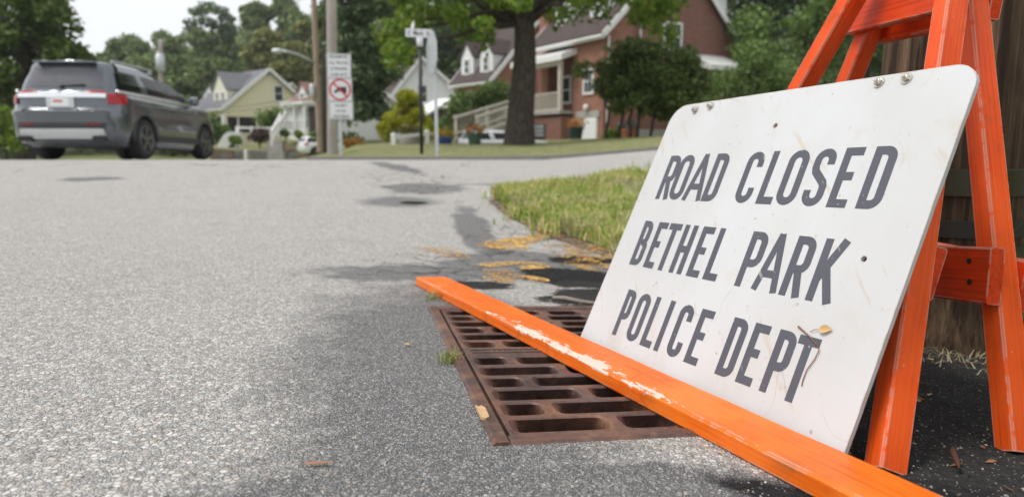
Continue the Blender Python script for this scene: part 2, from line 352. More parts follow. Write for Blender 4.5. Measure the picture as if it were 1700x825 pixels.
M['orange_plank'] = wood_paint('orange plank paint', (.90, .185, .010), (.76, .118, .006), .45, peel, .42, axis=0)
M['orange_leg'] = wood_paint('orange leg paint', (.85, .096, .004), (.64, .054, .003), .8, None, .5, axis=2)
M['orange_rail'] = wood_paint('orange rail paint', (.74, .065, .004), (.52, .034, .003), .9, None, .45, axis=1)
def sign_white():
    t = NT('scuffed white sign paint'); n1 = t.noise(3.5, 5); n2 = t.noise(22, 5)
    c = t.mix(t.mr(n1, .3, .7, 0, .3), (.57, .582, .595), (.52, .53, .535))
    scr = t.noise(1, 4, t.map((70, 6, 6), rot=(.5, .3, .8))); c = t.mix(t.mr(scr, .64, .69, 0, .65), c, (.52, .44, .35))
    scr2 = t.noise(1, 3, t.map((5, 60, 40), rot=(.1, .9, .4))); c = t.mix(t.mr(scr2, .68, .72, 0, .5), c, (.40, .40, .40))
    sp = t.noise(48, 3); c = t.mix(t.mr(sp, .70, .73, 0, .75), c, (.33, .27, .2))
    st = t.noise(9, 4); c = t.mix(t.mr(st, .58, .75, 0, .4), c, (.50, .44, .35)); grime = t.noise(1, 5, t.map((2.2, 2.2, 1.2))); c = t.mix(t.mr(grime, .44, .72, 0, .42), c, (.42, .41, .39))
    ln = t.math('ABSOLUTE', t.math('SUBTRACT', t.noise(2.3, 2, t.map((2.4, 1, .7), rot=(.2, .5, 1.1))), .5)); ln = t.math('MULTIPLY', t.mr(ln, .0, .0028, 1, 0), t.mr(t.noise(5, 2), .5, .58, 0, .6)); c = t.mix(ln, c, (.36, .34, .32))
    e = t.math('MULTIPLY', t.mr(t.edge(.006), .01, .08, 0, 1), t.mr(n2, .45, .6, .2, .9)); c = t.mix(e, c, (.33, .22, .13))
    return t.set(c, t.mr(n2, .3, .7, .42, .6), normal=t.bump(n2, .06, .002), spec=.4)
M['sign_white'] = sign_white()
def letter_mat():
    t = NT('faded grey letter paint'); n = t.noise(8, 4); ch = t.mr(t.noise(120, 3), .71, .73, 0, .8)
    c = t.mix(n, (.072, .075, .095), (.098, .10, .122)); c = t.mix(ch, c, (.6, .6, .6)); scr = t.noise(1, 4, t.map((60, 8, 6), rot=(.6, .2, .9)))
    c = t.mix(t.mr(scr, .69, .73, 0, .5), c, (.45, .44, .42)); return t.set(c, .55, spec=.3)
M['letter'] = letter_mat()
M['zinc'] = simple('zinc plated steel', (.62, .60, .55), .3, .25, 90, 1.0)
M['galv'] = simple('galvanised steel', (.52, .55, .57), .5, .12, 5, .55)
M['black'] = simple('black rubber', (.012, .012, .013), .7, .3)
M['porch_shade'] = simple('painted porch shade', (.02, .012, .01), .9, .3)
M['pit'] = simple('shade-darkened pit brick', (.012, .010, .009), .8, .5, 9)  # brick colour lowered to carry the darkness below the grate
def marking_mat(name, col, cut):
    t = NT(name); n = t.noise(55, 3); n2 = t.noise(9, 3); v = t.math('ADD', t.math('MULTIPLY', n, .6), t.math('MULTIPLY', n2, .4))
    t.set(t.mix(n, tuple(q * .8 for q in col), col), .8, spec=.2); tr = t.n('ShaderNodeBsdfTransparent'); ms = t.n('ShaderNodeMixShader')
    t.put(ms.inputs[0], t.mr(v, cut, cut + .09, 0, .9)); t.t.links.new(tr.outputs[0], ms.inputs[1]); t.t.links.new(t.b.outputs[0], ms.inputs[2]); t.t.links.new(ms.outputs[0], t.out.inputs[0]); return t.mat
M['yellow_mark'] = marking_mat('faded orange road paint', (.66, .40, .13), .455)
M['yellow_worn'] = marking_mat('worn orange road paint', (.60, .35, .11), .495)

# ------------------------------------------------------------ setting: ground, road, lawns
GO = Vector((-.036, 1.194, -.557 + CZ)); GL = (Vector((-.310, 2.459, -.607 + CZ)) - GO).normalized(); GW = GL.cross(NP).normalized()
GO.z = float(near_z(GO.x, GO.y)); GWID, GLEN = .66, 1.30
def GP(a, b, c=0.): return GO + GW * a + GL * b + NP * c
def sheet(name, xs, ys, up, mat, cut=False, loc=None, fn=None):
    X, Y = np.meshgrid(xs, ys); Z = gz(X, Y) + up; nx = len(xs); ny = len(ys)
    v = np.stack([X, Y, Z], -1).reshape(-1, 3); i = np.arange(nx * ny).reshape(ny, nx)
    f = np.stack([i[:-1, :-1], i[:-1, 1:], i[1:, 1:], i[1:, :-1]], -1).reshape(-1, 4)
    me = bpy.data.meshes.new(name); me.from_pydata(v.tolist(), [], f.tolist()); me.update()
    if cut:
        bm = bmesh.new(); bm.from_mesh(me); ins = .012
        pl = [(GP(ins, 0), GW), (GP(GWID - ins, 0), GW), (GP(0, ins), GL), (GP(0, GLEN - ins), GL)]
        for co, no in pl:
            no = Vector((no.x, no.y, 0)).normalized()
            near = [f for f in bm.faces if (f.calc_center_median() - GP(.33, .65)).length < 3]
            gm = set(near); [gm.update(f.edges) for f in near]; [gm.update(f.verts) for f in near]
            bmesh.ops.bisect_plane(bm, geom=list(gm), plane_co=co, plane_no=no, dist=1e-5)
        dl = []
        for f in bm.faces:
            c = f.calc_center_median() - GO; a = c.dot(GW); b = c.dot(GL)
            if ins < a < GWID - ins and ins < b < GLEN - ins: dl.append(f)
        bmesh.ops.delete(bm, geom=dl, context='FACES'); bm.to_mesh(me); bm.free()
    o = link(name, me, mat, smooth=True); tag(o, kind='structure'); return o
def lin(*segs):
    r = []
    for a, b, st in segs: r += list(np.arange(a, b, st))
    return np.array(r + [segs[-1][1]])
XS = lin((-420, -200, 55), (-200, -60, 20), (-60, -8, 2), (-8, -1, .5), (-1, 3, .2), (3, 10, .5), (10, 60, 2), (60, 200, 20), (200, 420, 55))
YS = lin((-60, -5, 5), (-5, 0, .5), (0, 6, .2), (6, 30, .5), (30, 200, 3), (200, 480, 70))
sheet('ground', XS, YS, -.05, M['grass_ground'], True)
sheet('road', lin((-40, -8, 1), (-8, -1, .25), (-1, 3, .1), (3, 10, .5), (10, 40, 1)), lin((-6, 0, .5), (0, 4, .1), (4, 16, .25)), 0, M['asphalt'], True)
def ruled(name, A, B, n, mlt, mat, up, crown=0., kind='structure'):
    """sheet between two ground polylines A and B (lists of xy)"""
    def res(P, k):
        P = np.array(P, float); s = np.r_[0, np.cumsum(np.linalg.norm(np.diff(P, axis=0), axis=1))]; q = np.linspace(0, s[-1], k)
        return np.stack([np.interp(q, s, P[:, 0]), np.interp(q, s, P[:, 1])], -1)
    a, b = res(A, n), res(B, n); vs = []; fs = []
    for i in range(n):
        for j in range(mlt + 1):
            tt = j / mlt; x, y = a[i] * (1 - tt) + b[i] * tt
            vs.append((x, y, float(gz(x, y)) + up + crown * min(1, 4 * tt * (1 - tt) * 2)))
    for i in range(n - 1):
        for j in range(mlt): k = i * (mlt + 1) + j; fs.append((k, k + mlt + 1, k + mlt + 2, k + 1))
    m = MB().add(vs, fs); o = m.build(name, mat, smooth=True); bm = bmesh.new(); bm.from_mesh(o.data)
    bmesh.ops.recalc_face_normals(bm, faces=bm.faces)
    if sum(f.normal.z for f in bm.faces) < 0: bmesh.ops.reverse_faces(bm, faces=bm.faces)
    bm.to_mesh(o.data); bm.free(); tag(o, kind=kind); return o, a, b
LAWN_F = [(-4.2, 13.2), (-2.5, 13.1), (-.5, 13.0), (1.0, 13.0), (2.6, 13.2), (5.0, 13.6), (10, 14.2), (20, 15.5), (36, 17)]
LAWN_B = [(-9.2, 42), (-5, 44), (0, 46), (4, 46), (12, 46), (20, 46), (30, 46), (45, 46)]
ruled('lawn', LAWN_F, LAWN_B, 60, 50, M['lawn'], .05)
V_LO = [(-.13, 6.7), (.0, 6.1), (.12, 5.7), (.3, 5.15), (.47, 4.75), (.66, 4.3), (.95, 3.75), (1.4, 3.25), (2.1, 2.9), (3.4, 2.6), (7, 2.2), (16, 1.5)]
V_HI = [(-.13, 6.75), (.15, 7.05), (.45, 7.35), (.8, 7.7), (1.3, 8.2), (2, 8.8), (3, 9.6), (4.2, 10.1), (6, 10.6), (9, 11.2), (13, 11.7), (18, 12.3)]
VERGE = ruled('grass_verge', V_LO, V_HI, 60, 24, M['grass_ground'], .012, .05)
m = MB()                                                     # low concrete kerb along the far lawn
KP = [Vector((x, y, float(gz(x, y)))) for x, y in [(-3.9, 13.1), (-2.5, 13.03), (-.5, 12.93), (1.0, 12.93), (1.8, 13.0), (2.6, 13.12), (3.8, 13.3), (5, 13.52), (10, 14.12), (20, 15.4), (36, 16.9)]]
for i in range(len(KP) - 1): m.beam(KP[i] + Vector((0, 0, .01)), KP[i + 1] + Vector((0, 0, .01)), .14, .10)
tag(m.build('kerb', simple('dark kerb concrete', (.22, .21, .20), .9, .35, 4)), kind='structure')

def off(P, k): return [(x + dx * k, y + dy * k) for (x, y), (dx, dy) in zip(P, [(-.6, 0)] + [(0, 1)] * (len(P) - 1))]
ruled('gutter', off(V_HI, .10), off(V_HI, .34), 60, 3, simple('pale worn gutter concrete', (.50, .485, .46), .9, .3, 6, bump=.3), .004)
ruled('verge_border', [(x - .10, y - .16) for x, y in V_LO], [(x + .1, y + .1) for x, y in V_LO], 60, 6, None or simple('broken dirt edge', (.20, .165, .125), .95, .6, 22, bump=.8), .004)
# ------------------------------------------------------------ storm drain
pit = MB()
c = [GP(0, 0, -.04), GP(GWID, 0, -.04), GP(GWID, GLEN, -.04), GP(0, GLEN, -.04)]; d = [p - NP * 1.3 for p in c]
for i in range(4): pit.poly([c[i], c[(i + 1) % 4], d[(i + 1) % 4], d[i]])
pit.poly(d); tag(pit.build('drain_pit', M['pit']), kind='structure')
drain = empty('storm_drain', GP(.3, .65, 0), 'rusty cast iron storm drain grating let into the asphalt under the orange plank', 'drain grate')
fr = MB()
for p, q, wd in (((.018, 0), (.018, GLEN), .036), ((GWID - .018, 0), (GWID - .018, GLEN), .036)): fr.beam(GP(p[0], p[1], -.028), GP(q[0], q[1], -.028), wd, .07, NP, bev=.006)
for p, q in (((.036, .018), (GWID - .036, .018)), ((.036, GLEN - .018), (GWID - .036, GLEN - .018))): fr.beam(GP(p[0], p[1], -.028), GP(q[0], q[1], -.028), .036, .069, NP, bev=.006)
fr.build('frame', M['rust'], drain)
def rr(a0, a1, b0, b1, r, n=4, rb=None):
    P = []
    q = r if rb is None else rb
    for cx, cy, s, r_ in ((a1 - r, b1 - r, 0, r), (a0 + r, b1 - r, 1, r), (a0 + q, b0 + q, 2, q), (a1 - q, b0 + q, 3, q)):
        for k in range(n + 1): t = (s + k / n) * math.pi / 2; P.append((cx + r_ * math.cos(t), cy + r_ * math.sin(t)))
    return P
def grate_panel(b0, b1, flip):
    a0, a1 = .044, GWID - .044; W = a1 - a0; slots = []
    pitch = (b1 - b0 - .012) / 6.0
    for i in range(6):
        cy = b0 + .006 + pitch * (i + .5); hh = .0405
        ev = (i % 2 == 0) != flip
        cols = [(.050, .262), (.284, .405), (.428, .560)] if ev else [(.050, .148), (.168, .385), (.407, .560)]
        for x0, x1 in cols: slots.append((a0 - .044 + x0 + .004, a0 - .044 + x1, cy - hh, cy + hh))
    outer = [(a0, b0), (a1, b0), (a1, b1), (a0, b1)]
    rings = [rr(*s, .022) for s in slots]
    polys = [[Vector((x, y, 0)) for x, y in outer]] + [[Vector((x, y, 0)) for x, y in r[::-1]] for r in rings]
    flat = [p for pl in polys for p in pl]; tris = tessellate_polygon(polys)
    mb = MB(); top = [GP(p.x, p.y, .0) for p in flat]
    tt = []
    for t in tris:
        n_ = (top[t[1]] - top[t[0]]).cross(top[t[2]] - top[t[0]]); tt.append(t if n_.dot(NP) > 0 else t[::-1])
    mb.add(top, tt)
    for (x0, x1, y0, y1), r in zip(slots, rings):
        lv = [(r, 0), (rr(x0 + .003, x1 - .002, y0 + .003, y1 - .003, .020), -.0035), (rr(x0 + .022, x1 - .004, y0 - .002, y1 + .003, .020), -.018), (rr(x0 + .032, x1 - .002, y0 - .004, y1 + .0065, .018), -.05)]
        n = len(r); vs = [GP(x, y, z) for L_, z in lv for x, y in L_]
        mb.add(vs, [(k * n + i, (k + 1) * n + i, (k + 1) * n + (i + 1) % n, k * n + (i + 1) % n) for k in range(len(lv) - 1) for i in range(n)])
    o4 = [GP(x, y, 0) for x, y in outer]; b4 = [p - NP * .05 for p in o4]
    for i in range(4): mb.poly([o4[(i + 1) % 4], o4[i], b4[i], b4[(i + 1) % 4]])
    return autosmooth(mb.build('grate_panel', M['rust'], drain), 30)
grate_panel(.044, .628, False); grate_panel(.702, 1.256, True)
rb = MB()
rb.beam(GP(.044, .665, -.02), GP(GWID - .044, .665, -.02), .072, .045, NP, bev=.004)
for k in (.643, .672): rb.beam(GP(.06, k, .003), GP(GWID - .06, k, .003), .008, .008, NP)
rb.build('cross_bar', M['rust'], drain)
tx = MB()
for i in range(26): tx.beam(GP(.12 + i * .015, .653, .003), GP(.12 + i * .015 + random.uniform(0, .006), .664, .003), .004, .005, NP)
tx.build('cast_lettering', M['rust'], drain)

# ------------------------------------------------------------ sign
KS = 1.022
SB = Vector((.580, 1.127, -.540)) * KS; SU = Vector((-.411, .910, -.047)).normalized(); SV = Vector((-.373, -.215, -.903)); SV = (SV - SU * SV.dot(SU)).normalized(); SN = SU.cross(SV).normalized()
if SN.y > 0: SN = -SN
SB.z += CZ
def SP(u, v, off=0.): return SB - SU * (u * KS) - SV * (v * KS) + SN * off
sign = empty('road_closed_sign', SP(-.46, -.03), 'white plywood ROAD CLOSED police sign with rounded corners leaning behind the orange plank', 'sign')
UL, UR, VB, VT = -.925, 0.003, -.040, .760
def sign_panel():
    r0 = rr(UL, UR, VB, VT, .052, 6, .012); r0 = [(u + (.030 * max(0, (v - .25) / .5) ** 1.5 * (1 if u < -.8 else 0)), v) for u, v in r0]
    hol = [(-.456, .664), (-.094, .357)]
    rings = [[(u + .0062 * math.cos(a), v + .0062 * math.sin(a)) for a in np.linspace(0, 2 * math.pi, 12, endpoint=False)] for u, v in hol]
    polys = [[Vector((x, y, 0)) for x, y in r0]] + [[Vector((x, y, 0)) for x, y in r[::-1]] for r in rings]
    flat = [p for pl in polys for p in pl]; tris = tessellate_polygon(polys); T = .0095; nf = len(flat)
    mb = MB(); vs = [SP(p.x, p.y, 0) for p in flat] + [SP(p.x, p.y, -T) for p in flat]; ft = []
    for t in tris:
        nn = (vs[t[1]] - vs[t[0]]).cross(vs[t[2]] - vs[t[0]]); t = t if nn.dot(SN) > 0 else t[::-1]; ft += [tuple(t), tuple(i + nf for i in t[::-1])]
    k = 0
    for pl in polys:
        n = len(pl); ft += [(k + i, k + nf + i, k + nf + (i + 1) % n, k + (i + 1) % n) for i in range(n)]; k += n
    mb.add(vs, ft); o = mb.build('panel', M['sign_white'], sign); bm = bmesh.new(); bm.from_mesh(o.data); bmesh.ops.recalc_face_normals(bm, faces=bm.faces); bm.to_mesh(o.data); bm.free(); return o
sign_panel()
TS = .0188
def glyph(ch, w, h, t=TS):
    a = t / 2
    def arc(cx, cy, rx, ry, d0, d1, n=10): return [(cx + rx * math.cos(rad(d)), cy + ry * math.sin(rad(d))) for d in np.linspace(d0, d1, n)]
    x0, x1, y0, y1, xm = a, w - a, a, h - a, w / 2
    r = min(xm - a, .03); V = [(x0, 0), (x0, h)]
    def bowl(yb, yt, xr=x1):
        q = min(r, (yt - yb) / 2); return [(x0, yt)] + arc(xr - q, yt - q, q, q, 90, 0, 7) + arc(xr - q, yb + q, q, q, 0, -90, 7) + [(x0, yb)]
    if ch == 'I': return [[(xm, 0), (xm, h)]]
    if ch == 'L': return [V, [(x0, y0), (w, y0)]]
    if ch == 'E': return [V, [(x0, y0), (w, y0)], [(x0, y1), (w, y1)], [(x0, h * .52), (w * .84, h * .52)]]
    if ch == 'T': return [[(xm, 0), (xm, h - t)], [(0, y1), (w, y1)]]
    if ch == 'H': return [V, [(x1, 0), (x1, h)], [(x0, h * .5), (x1, h * .5)]]
    if ch == 'P': return [V, bowl(h * .43, y1)]
    if ch == 'R': return [V, bowl(h * .45, y1), [(w * .52, h * .45), (x1 + .001, 0)]]
    if ch == 'B': return [V, bowl(h * .52, y1, x1 - .003), bowl(y0, h * .52)]
    if ch == 'D': return [V, bowl(y0, y1)]
    if ch == 'O': q = xm - a; return [arc(xm, y1 - q, q, q, 180, 0, 13) + arc(xm, y0 + q, q, q, 0, -180, 13) + [(x0, y1 - q)]]
    if ch == 'C': q = xm - a; return [[(x1, h * .70)] + arc(xm, y1 - q, q, q, 0, 180, 13) + arc(xm, y0 + q, q, q, 180, 360, 13) + [(x1, h * .30)]]
    if ch == 'S':
        q = xm - a; return [[(x1, h * .72)] + arc(xm, y1 - q, q, q, 0, 180, 12) + [(x0, h * .68), (x0 + .004, h * .60), (x1 - .004, h * .41), (x1, h * .34)] + arc(xm, y0 + q, q, q, 0, -180, 12) + [(x0, h * .28)]]
    if ch == 'A': return [[(a * .8, 0), (xm, h)], [(w - a * .8, 0), (xm, h)], [(w * .26, h * .30), (w * .74, h * .30)]]
    if ch == 'K': return [V, [(x0, h * .34), (x1 - .002, h)], [(w * .40, h * .52), (x1 + .001, 0)]]
    return []
def ribbon(mb, pts, t, f, off):
    P = [Vector((p[0], p[1])) for p in pts]; Q = [P[0]]
    for p in P[1:]:
        if (p - Q[-1]).length > 1e-5: Q.append(p)
    P = Q; n = len(P); L_, R_ = [], []
    closed = (P[0] - P[-1]).length < 1e-4
    for i in range(n):
        d0 = (P[i] - P[i - 1]).normalized() if i > 0 else ((P[0] - P[-2]).normalized() if closed else None); d1 = (P[i + 1] - P[i]).normalized() if i < n - 1 else ((P[1] - P[0]).normalized() if closed else None)
        if d0 is None: d0 = d1
        if d1 is None: d1 = d0
        n0 = Vector((-d0.y, d0.x)); n1 = Vector((-d1.y, d1.x)); m_ = (n0 + n1); m_ = m_.normalized() if m_.length > 1e-4 else n0; k = min(1.6, 1 / max(.4, m_.dot(n0)))
        L_.append(P[i] + m_ * (t / 2 * k)); R_.append(P[i] - m_ * (t / 2 * k))
    vs = [f(p.x, p.y, off) for p in L_] + [f(p.x, p.y, off) for p in R_]
    mb.add(vs, [(i, n + i, n + i + 1, i + 1) for i in range(n - 1)])
ROWS = [(.459, .136, [('R', -.821, -.766), ('O', -.766, -.706), ('A', -.702, -.626), ('D', -.623, -.570), ('C', -.503, -.448), ('L', -.427, -.378), ('O', -.371, -.313), ('S', -.297, -.242), ('E', -.225, -.178), ('D', -.154, -.101)]),
        (.2555, .1355, [('B', -.824, -.774), ('E', -.757, -.713), ('T', -.706, -.654), ('H', -.642, -.590), ('E', -.571, -.525), ('L', -.508, -.461), ('P', -.397, -.343), ('A', -.344, -.272), ('R', -.264, -.210), ('K', -.193, -.131)]),
        (.0505, .1350, [('P', -.779, -.733), ('O', -.717, -.664), ('L', -.647, -.601), ('I', -.589, -.566), ('C', -.540, -.489), ('E', -.467, -.421), ('D', -.358, -.308), ('E', -.293, -.248), ('P', -.224, -.174), ('T', -.172, -.120)])]
for v0, h, row in ROWS:
    for ch, a, b in row:
        mb = MB()
        for i, st in enumerate(glyph(ch, b - a, h)): ribbon(mb, st, TS * (.92 if ch in 'A' else 1), lambda x, y, o_, a=a, v0=v0: SP(a + x, v0 + y, o_), .0004 + i * .00006)
        me = mb.mesh(); bm = bmesh.new(); bm.from_mesh(me)
        for fc in bm.faces:
            fc.normal_update()
            if fc.normal.dot(SN) < 0: fc.normal_flip()
        bm.to_mesh(me); bm.free(); link('letter', me, M['letter'], sign)
SR = Matrix((SU * -1, -SV, SN)).transposed()
SR = Matrix(((-SU.x, -SV.x, SN.x), (-SU.y, -SV.y, SN.y), (-SU.z, -SV.z, SN.z)))
for u, v in ((-.792, .738), (-.730, .744), (-.205, .744), (-.143, .744)):
    b = MB(); b.lathe(SP(u, v, .0005), [(.0125, 0), (.0128, .0015), (.012, .003), (.009, .003)], 20, R=SR); wsh = b.build('washer', M['zinc'], sign); autosmooth(wsh, 40)
    b = MB(); rz = Matrix.Rotation(random.uniform(0, 1), 3, 'Z'); b.lathe(SP(u, v, .0035), [(.0085, 0), (.009, .001), (.009, .006), (.0078, .0075)], 6, R=SR @ rz); b.build('nut', M['zinc'], sign)
    b = MB(); b.lathe(SP(u, v, .0105), [(.0048, 0), (.0048, .003), (.0035, .005)], 10, R=SR); autosmooth(b.build('bolt_end', M['zinc'], sign), 40)

# ------------------------------------------------------------ plank on the ground
PL0 = Vector((-.424, 2.943, 0)); PD = Vector((.477 + .424, 1.049 - 2.943, 0)); PL0.z = float(near_z(PL0.x, PL0.y)); PD.z = float(near_z(.477, 1.049)) - PL0.z
PD = PD.normalized(); PB = NP.cross(PD).normalized()          # PB points to the back (away from the road)
plank = MB(); LN = 2.44
vs = []; prof = [(.0, .004), (.0, .033), (.004, .0385), (.128, .0385), (.132, .035), (.132, .004), (.128, 0), (.004, 0)]
xs_ = [0, .006] + list(np.linspace(.05, LN, 40))
for i, x in enumerate(xs_):
    for y, z in prof:
        k = 0.004 if i == 0 else 0
        wob = .0012 * mnoise.noise(Vector((x * 6, y * 30, z * 40))) if i > 1 else 0
        vs.append((x + (.012 * y / .13 if i < 2 else 0), y + (k if y < .06 else -k) + wob, z + (-k if z > .02 else k) * .6 + wob * .6))
n = len(prof); fs = [(i * n + k, (i + 1) * n + k, (i + 1) * n + (k + 1) % n, i * n + (k + 1) % n) for i in range(len(xs_) - 1) for k in range(n)] + [tuple(range(n)), tuple(range(len(xs_) * n - 1, len(xs_) * n - n - 1, -1))]
plank.add(vs, fs); po = plank.build('barrier_plank', M['orange_plank']); autosmooth(po, 25)
po.matrix_world = Matrix(((PD.x, PB.x, NP.x, PL0.x), (PD.y, PB.y, NP.y, PL0.y), (PD.z, PB.z, NP.z, PL0.z + .001), (0, 0, 0, 1)))
tag(po, 'long orange painted plank with white peeling edge lying across the drain', 'plank')

# ------------------------------------------------------------ wooden trestle behind the sign
trestle = empty('barricade_trestle', gv(.75, 1.65), 'orange painted wooden barricade trestle with splayed legs behind the white sign', 'barricade')
def leg_between(base, top, wf, ws, front, name='leg'):
    """board-like leg; wf = width along the rail direction, ws = depth; local z runs along the leg for the grain"""
    base = Vector(base); top = Vector(top); d = (top - base).normalized(); f = Vector(front); f = (f - d * f.dot(d)).normalized(); s = f.cross(d) * -1
    L_ = (top - base).length; c = .004; vs = []
    prof = [(-wf / 2 + c, -ws / 2), (wf / 2 - c, -ws / 2), (wf / 2, -ws / 2 + c), (wf / 2, ws / 2 - c), (wf / 2 - c, ws / 2), (-wf / 2 + c, ws / 2), (-wf / 2, ws / 2 - c), (-wf / 2, -ws / 2 + c)]
    hs_ = np.linspace(0, L_, 24)
    for h in hs_:
        for a, b in prof:
            wb = .0008 * mnoise.noise(Vector((a * 60 + base.x * 9, b * 60, h * 11)))
            vs.append((a + wb, b + wb, h))
    n = 8; fs = [(i * n + k, i * n + (k + 1) % n, (i + 1) * n + (k + 1) % n, (i + 1) * n + k) for i in range(len(hs_) - 1) for k in range(n)] + [tuple(range(n - 1, -1, -1)), tuple(range((len(hs_) - 1) * n, len(hs_) * n))]
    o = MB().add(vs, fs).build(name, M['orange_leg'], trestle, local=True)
    q = f.cross(d); Mx = Matrix(((q.x, -f.x, d.x, base.x), (q.y, -f.y, d.y, base.y), (q.z, -f.z, d.z, base.z), (0, 0, 0, 1)))
    o.matrix_local = Matrix.Translation(-origin(trestle)) @ Mx; autosmooth(o, 30); return o
def ext(p, q, zt):
    p = Vector(p); q = Vector(q); return p + (q - p) * ((zt - p.z) / (q.z - p.z))
def to_ground(p, q):
    p = Vector(p); q = Vector(q); d = (q - p)
    t = 0
    for _ in range(40):
        r = p + d * t; t -= (r.z - float(gz(r.x, r.y))) / d.z
    return p + d * t
FRONT = Vector((-.97, -.24, 0))
TA = Vector((.24, -.97, 0)).normalized(); FRONT = Vector((-.97, -.24, 0)).normalized(); WF, WS = .047, .057; ZTOP = 1.22
def arris_leg(pa, pb, ztop=ZTOP):
    d = (pa - pb).normalized(); f = (FRONT - d * FRONT.dot(d)).normalized(); q = f.cross(d); q = q if q.dot(TA) > 0 else -q
    off = -q * (WF / 2) - f * (WS / 2)
    a = ext(pb, pa, ztop) + off; b = to_ground(pb + off, pb + off + (pb - pa)); b = b + (b - a).normalized() * .004
    leg_between(b, a, WF, WS, FRONT); return (b, a)
LEG3 = arris_leg(at(1573.5, 0, 1.60), at(1462, 777, 1.13))
LEG1 = arris_leg(at(1409.7, 0, 1.95), at(1327, 144.5, 2.03))
LEG4 = arris_leg(at(1611, 0, 1.68), gpt(1685, 757))
LEG2 = arris_leg(at(1430.7, 74, 2.06), at(1407, 132, 2.09))
def on(leg, z): return ext(leg[0], leg[1], z)
def rail(la, lb, za, zb, hgt, thk, side, e0=.02, e1=.02, name='rail'):
    p, q = on(la, za), on(lb, zb); d = (q - p).normalized(); s = FRONT * side; off = s * (WS / 2 * 1.06 + thk / 2 + .001)
    p = p + off - d * e0; q = q + off + d * e1
    # tilt the board so that it lies on the sloping leg faces
    ld = (la[1] - la[0]).normalized(); nrm = (FRONT - ld * FRONT.dot(ld)); nrm = (nrm - d * nrm.dot(d)).normalized(); up = d.cross(nrm); up = up if up.z > 0 else -up
    L_ = (q - p).length; vs = []; c = .004; r_ = nrm
    prof = [(-thk / 2 + c, -hgt / 2), (thk / 2 - c, -hgt / 2), (thk / 2, -hgt / 2 + c), (thk / 2, hgt / 2 - c), (thk / 2 - c, hgt / 2), (-thk / 2 + c, hgt / 2), (-thk / 2, hgt / 2 - c), (-thk / 2, -hgt / 2 + c)]
    ys = np.linspace(0, L_, 16)
    for y in ys:
        for a, b in prof:
            wb = .001 * mnoise.noise(Vector((a * 50, b * 50 + p.z * 7, y * 12))); vs.append((a + wb, y, b + wb))
    fs = [(i * 8 + (k + 1) % 8, i * 8 + k, (i + 1) * 8 + k, (i + 1) * 8 + (k + 1) % 8) for i in range(15) for k in range(8)] + [tuple(range(8)), tuple(range(15 * 8 + 7, 15 * 8 - 1, -1))]
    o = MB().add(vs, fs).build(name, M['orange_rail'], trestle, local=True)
    o.matrix_local = Matrix.Translation(-origin(trestle)) @ Matrix(((r_.x, d.x, up.x, p.x), (r_.y, d.y, up.y, p.y), (r_.z, d.z, up.z, p.z), (0, 0, 0, 1))); autosmooth(o, 30)
    return p, q, d, nrm, up
rl = rail(LEG2, LEG4, .165, .272, .118, .034, 1, .03, .040)
rail(LEG2, LEG4, .25, .25, .108, .034, -1, .03, .03)
rail(LEG1, LEG3, .29, .30, .100, .030, 1, .02, -.05)
rail(LEG1, LEG3, .28, .29, .108, .034, -1, .02, .0)
rail(LEG2, LEG4, .905, .905, .088, .030, 1, .045, .03)
rail(LEG2, LEG4, .88, .88, .088, .030, -1, .01, .03)
rail(LEG1, LEG3, 1.03, 1.03, .088, .030, -1, .01, .02)
for dy, dz in ((-.052, .028), (-.046, -.016)):
    c_ = rl[1] + rl[2] * dy + rl[4] * dz + rl[3] * (.0175 if rl[3].dot(FRONT) > 0 else -.0175); R_ = rl[3].to_track_quat('Z', 'Y').to_matrix(); sc = MB(); sc.lathe(c_, [(.006, -.001), (.006, .0012), (.003, .0015)], 10, R=R_); sc.build('screw', M['black'], trestle)
# ------------------------------------------------------------ wooden utility pole close by
def pole_wood():
    t = NT('weathered creosoted pole wood'); v = t.map((16, 16, .7)); n1 = t.noise(1.2, 6, v, .65); n2 = t.noise(5, 4, v); kn = t.noise(4, 3)
    c = t.ramp(n1, [(.28, (.012, .007, .005)), (.45, (.045, .028, .017)), (.57, (.13, .083, .05)), (.72, (.32, .215, .13))])
    c = t.mix(t.mr(kn, .55, .7, 0, .55), c, (.022, .014, .010)); c = t.mix(t.mr(n2, .6, .68, 0, .7), c, (.008, .005, .004))
    return t.set(c, .8, normal=t.bump(t.math('ADD', n1, t.math('MULTIPLY', n2, .5)), .9, .02), spec=.25)
M['pole_wood'] = pole_wood()
PC = gv(1.475, 2.33); 
pole = empty('utility_pole', PC, 'thick dark wooden utility pole banded in olive behind the barricade trestle', 'utility pole')
mb = MB(); nn = 72; hs_ = list(np.linspace(-.25, 4.2, 60)); vs = []
for h in hs_:
    r0 = .232 - .012 * h + .05 * math.exp(-max(0, h) * 9)
    for k in range(nn):
        a = 2 * math.pi * k / nn; r = r0 + .006 * mnoise.noise(Vector((math.cos(a) * 9, math.sin(a) * 9, h * .6))) - .010 * max(0, mnoise.noise(Vector((math.cos(a) * 16, math.sin(a) * 16, h * .35 + 5))) - .18)
        vs.append(PC + Vector((r * math.cos(a) + .03 * h * 0, r * math.sin(a), h)))
mb.add(vs, [(i * nn + k, i * nn + (k + 1) % nn, (i + 1) * nn + (k + 1) % nn, (i + 1) * nn + k) for i in range(len(hs_) - 1) for k in range(nn)])
mb.build('pole_shaft', M['pole_wood'], pole, smooth=True)
olive = simple('olive strap', (.032, .029, .010), .5, .35, 6); dark_band = simple('dark strap', (.02, .016, .012), .6, .3, 6)
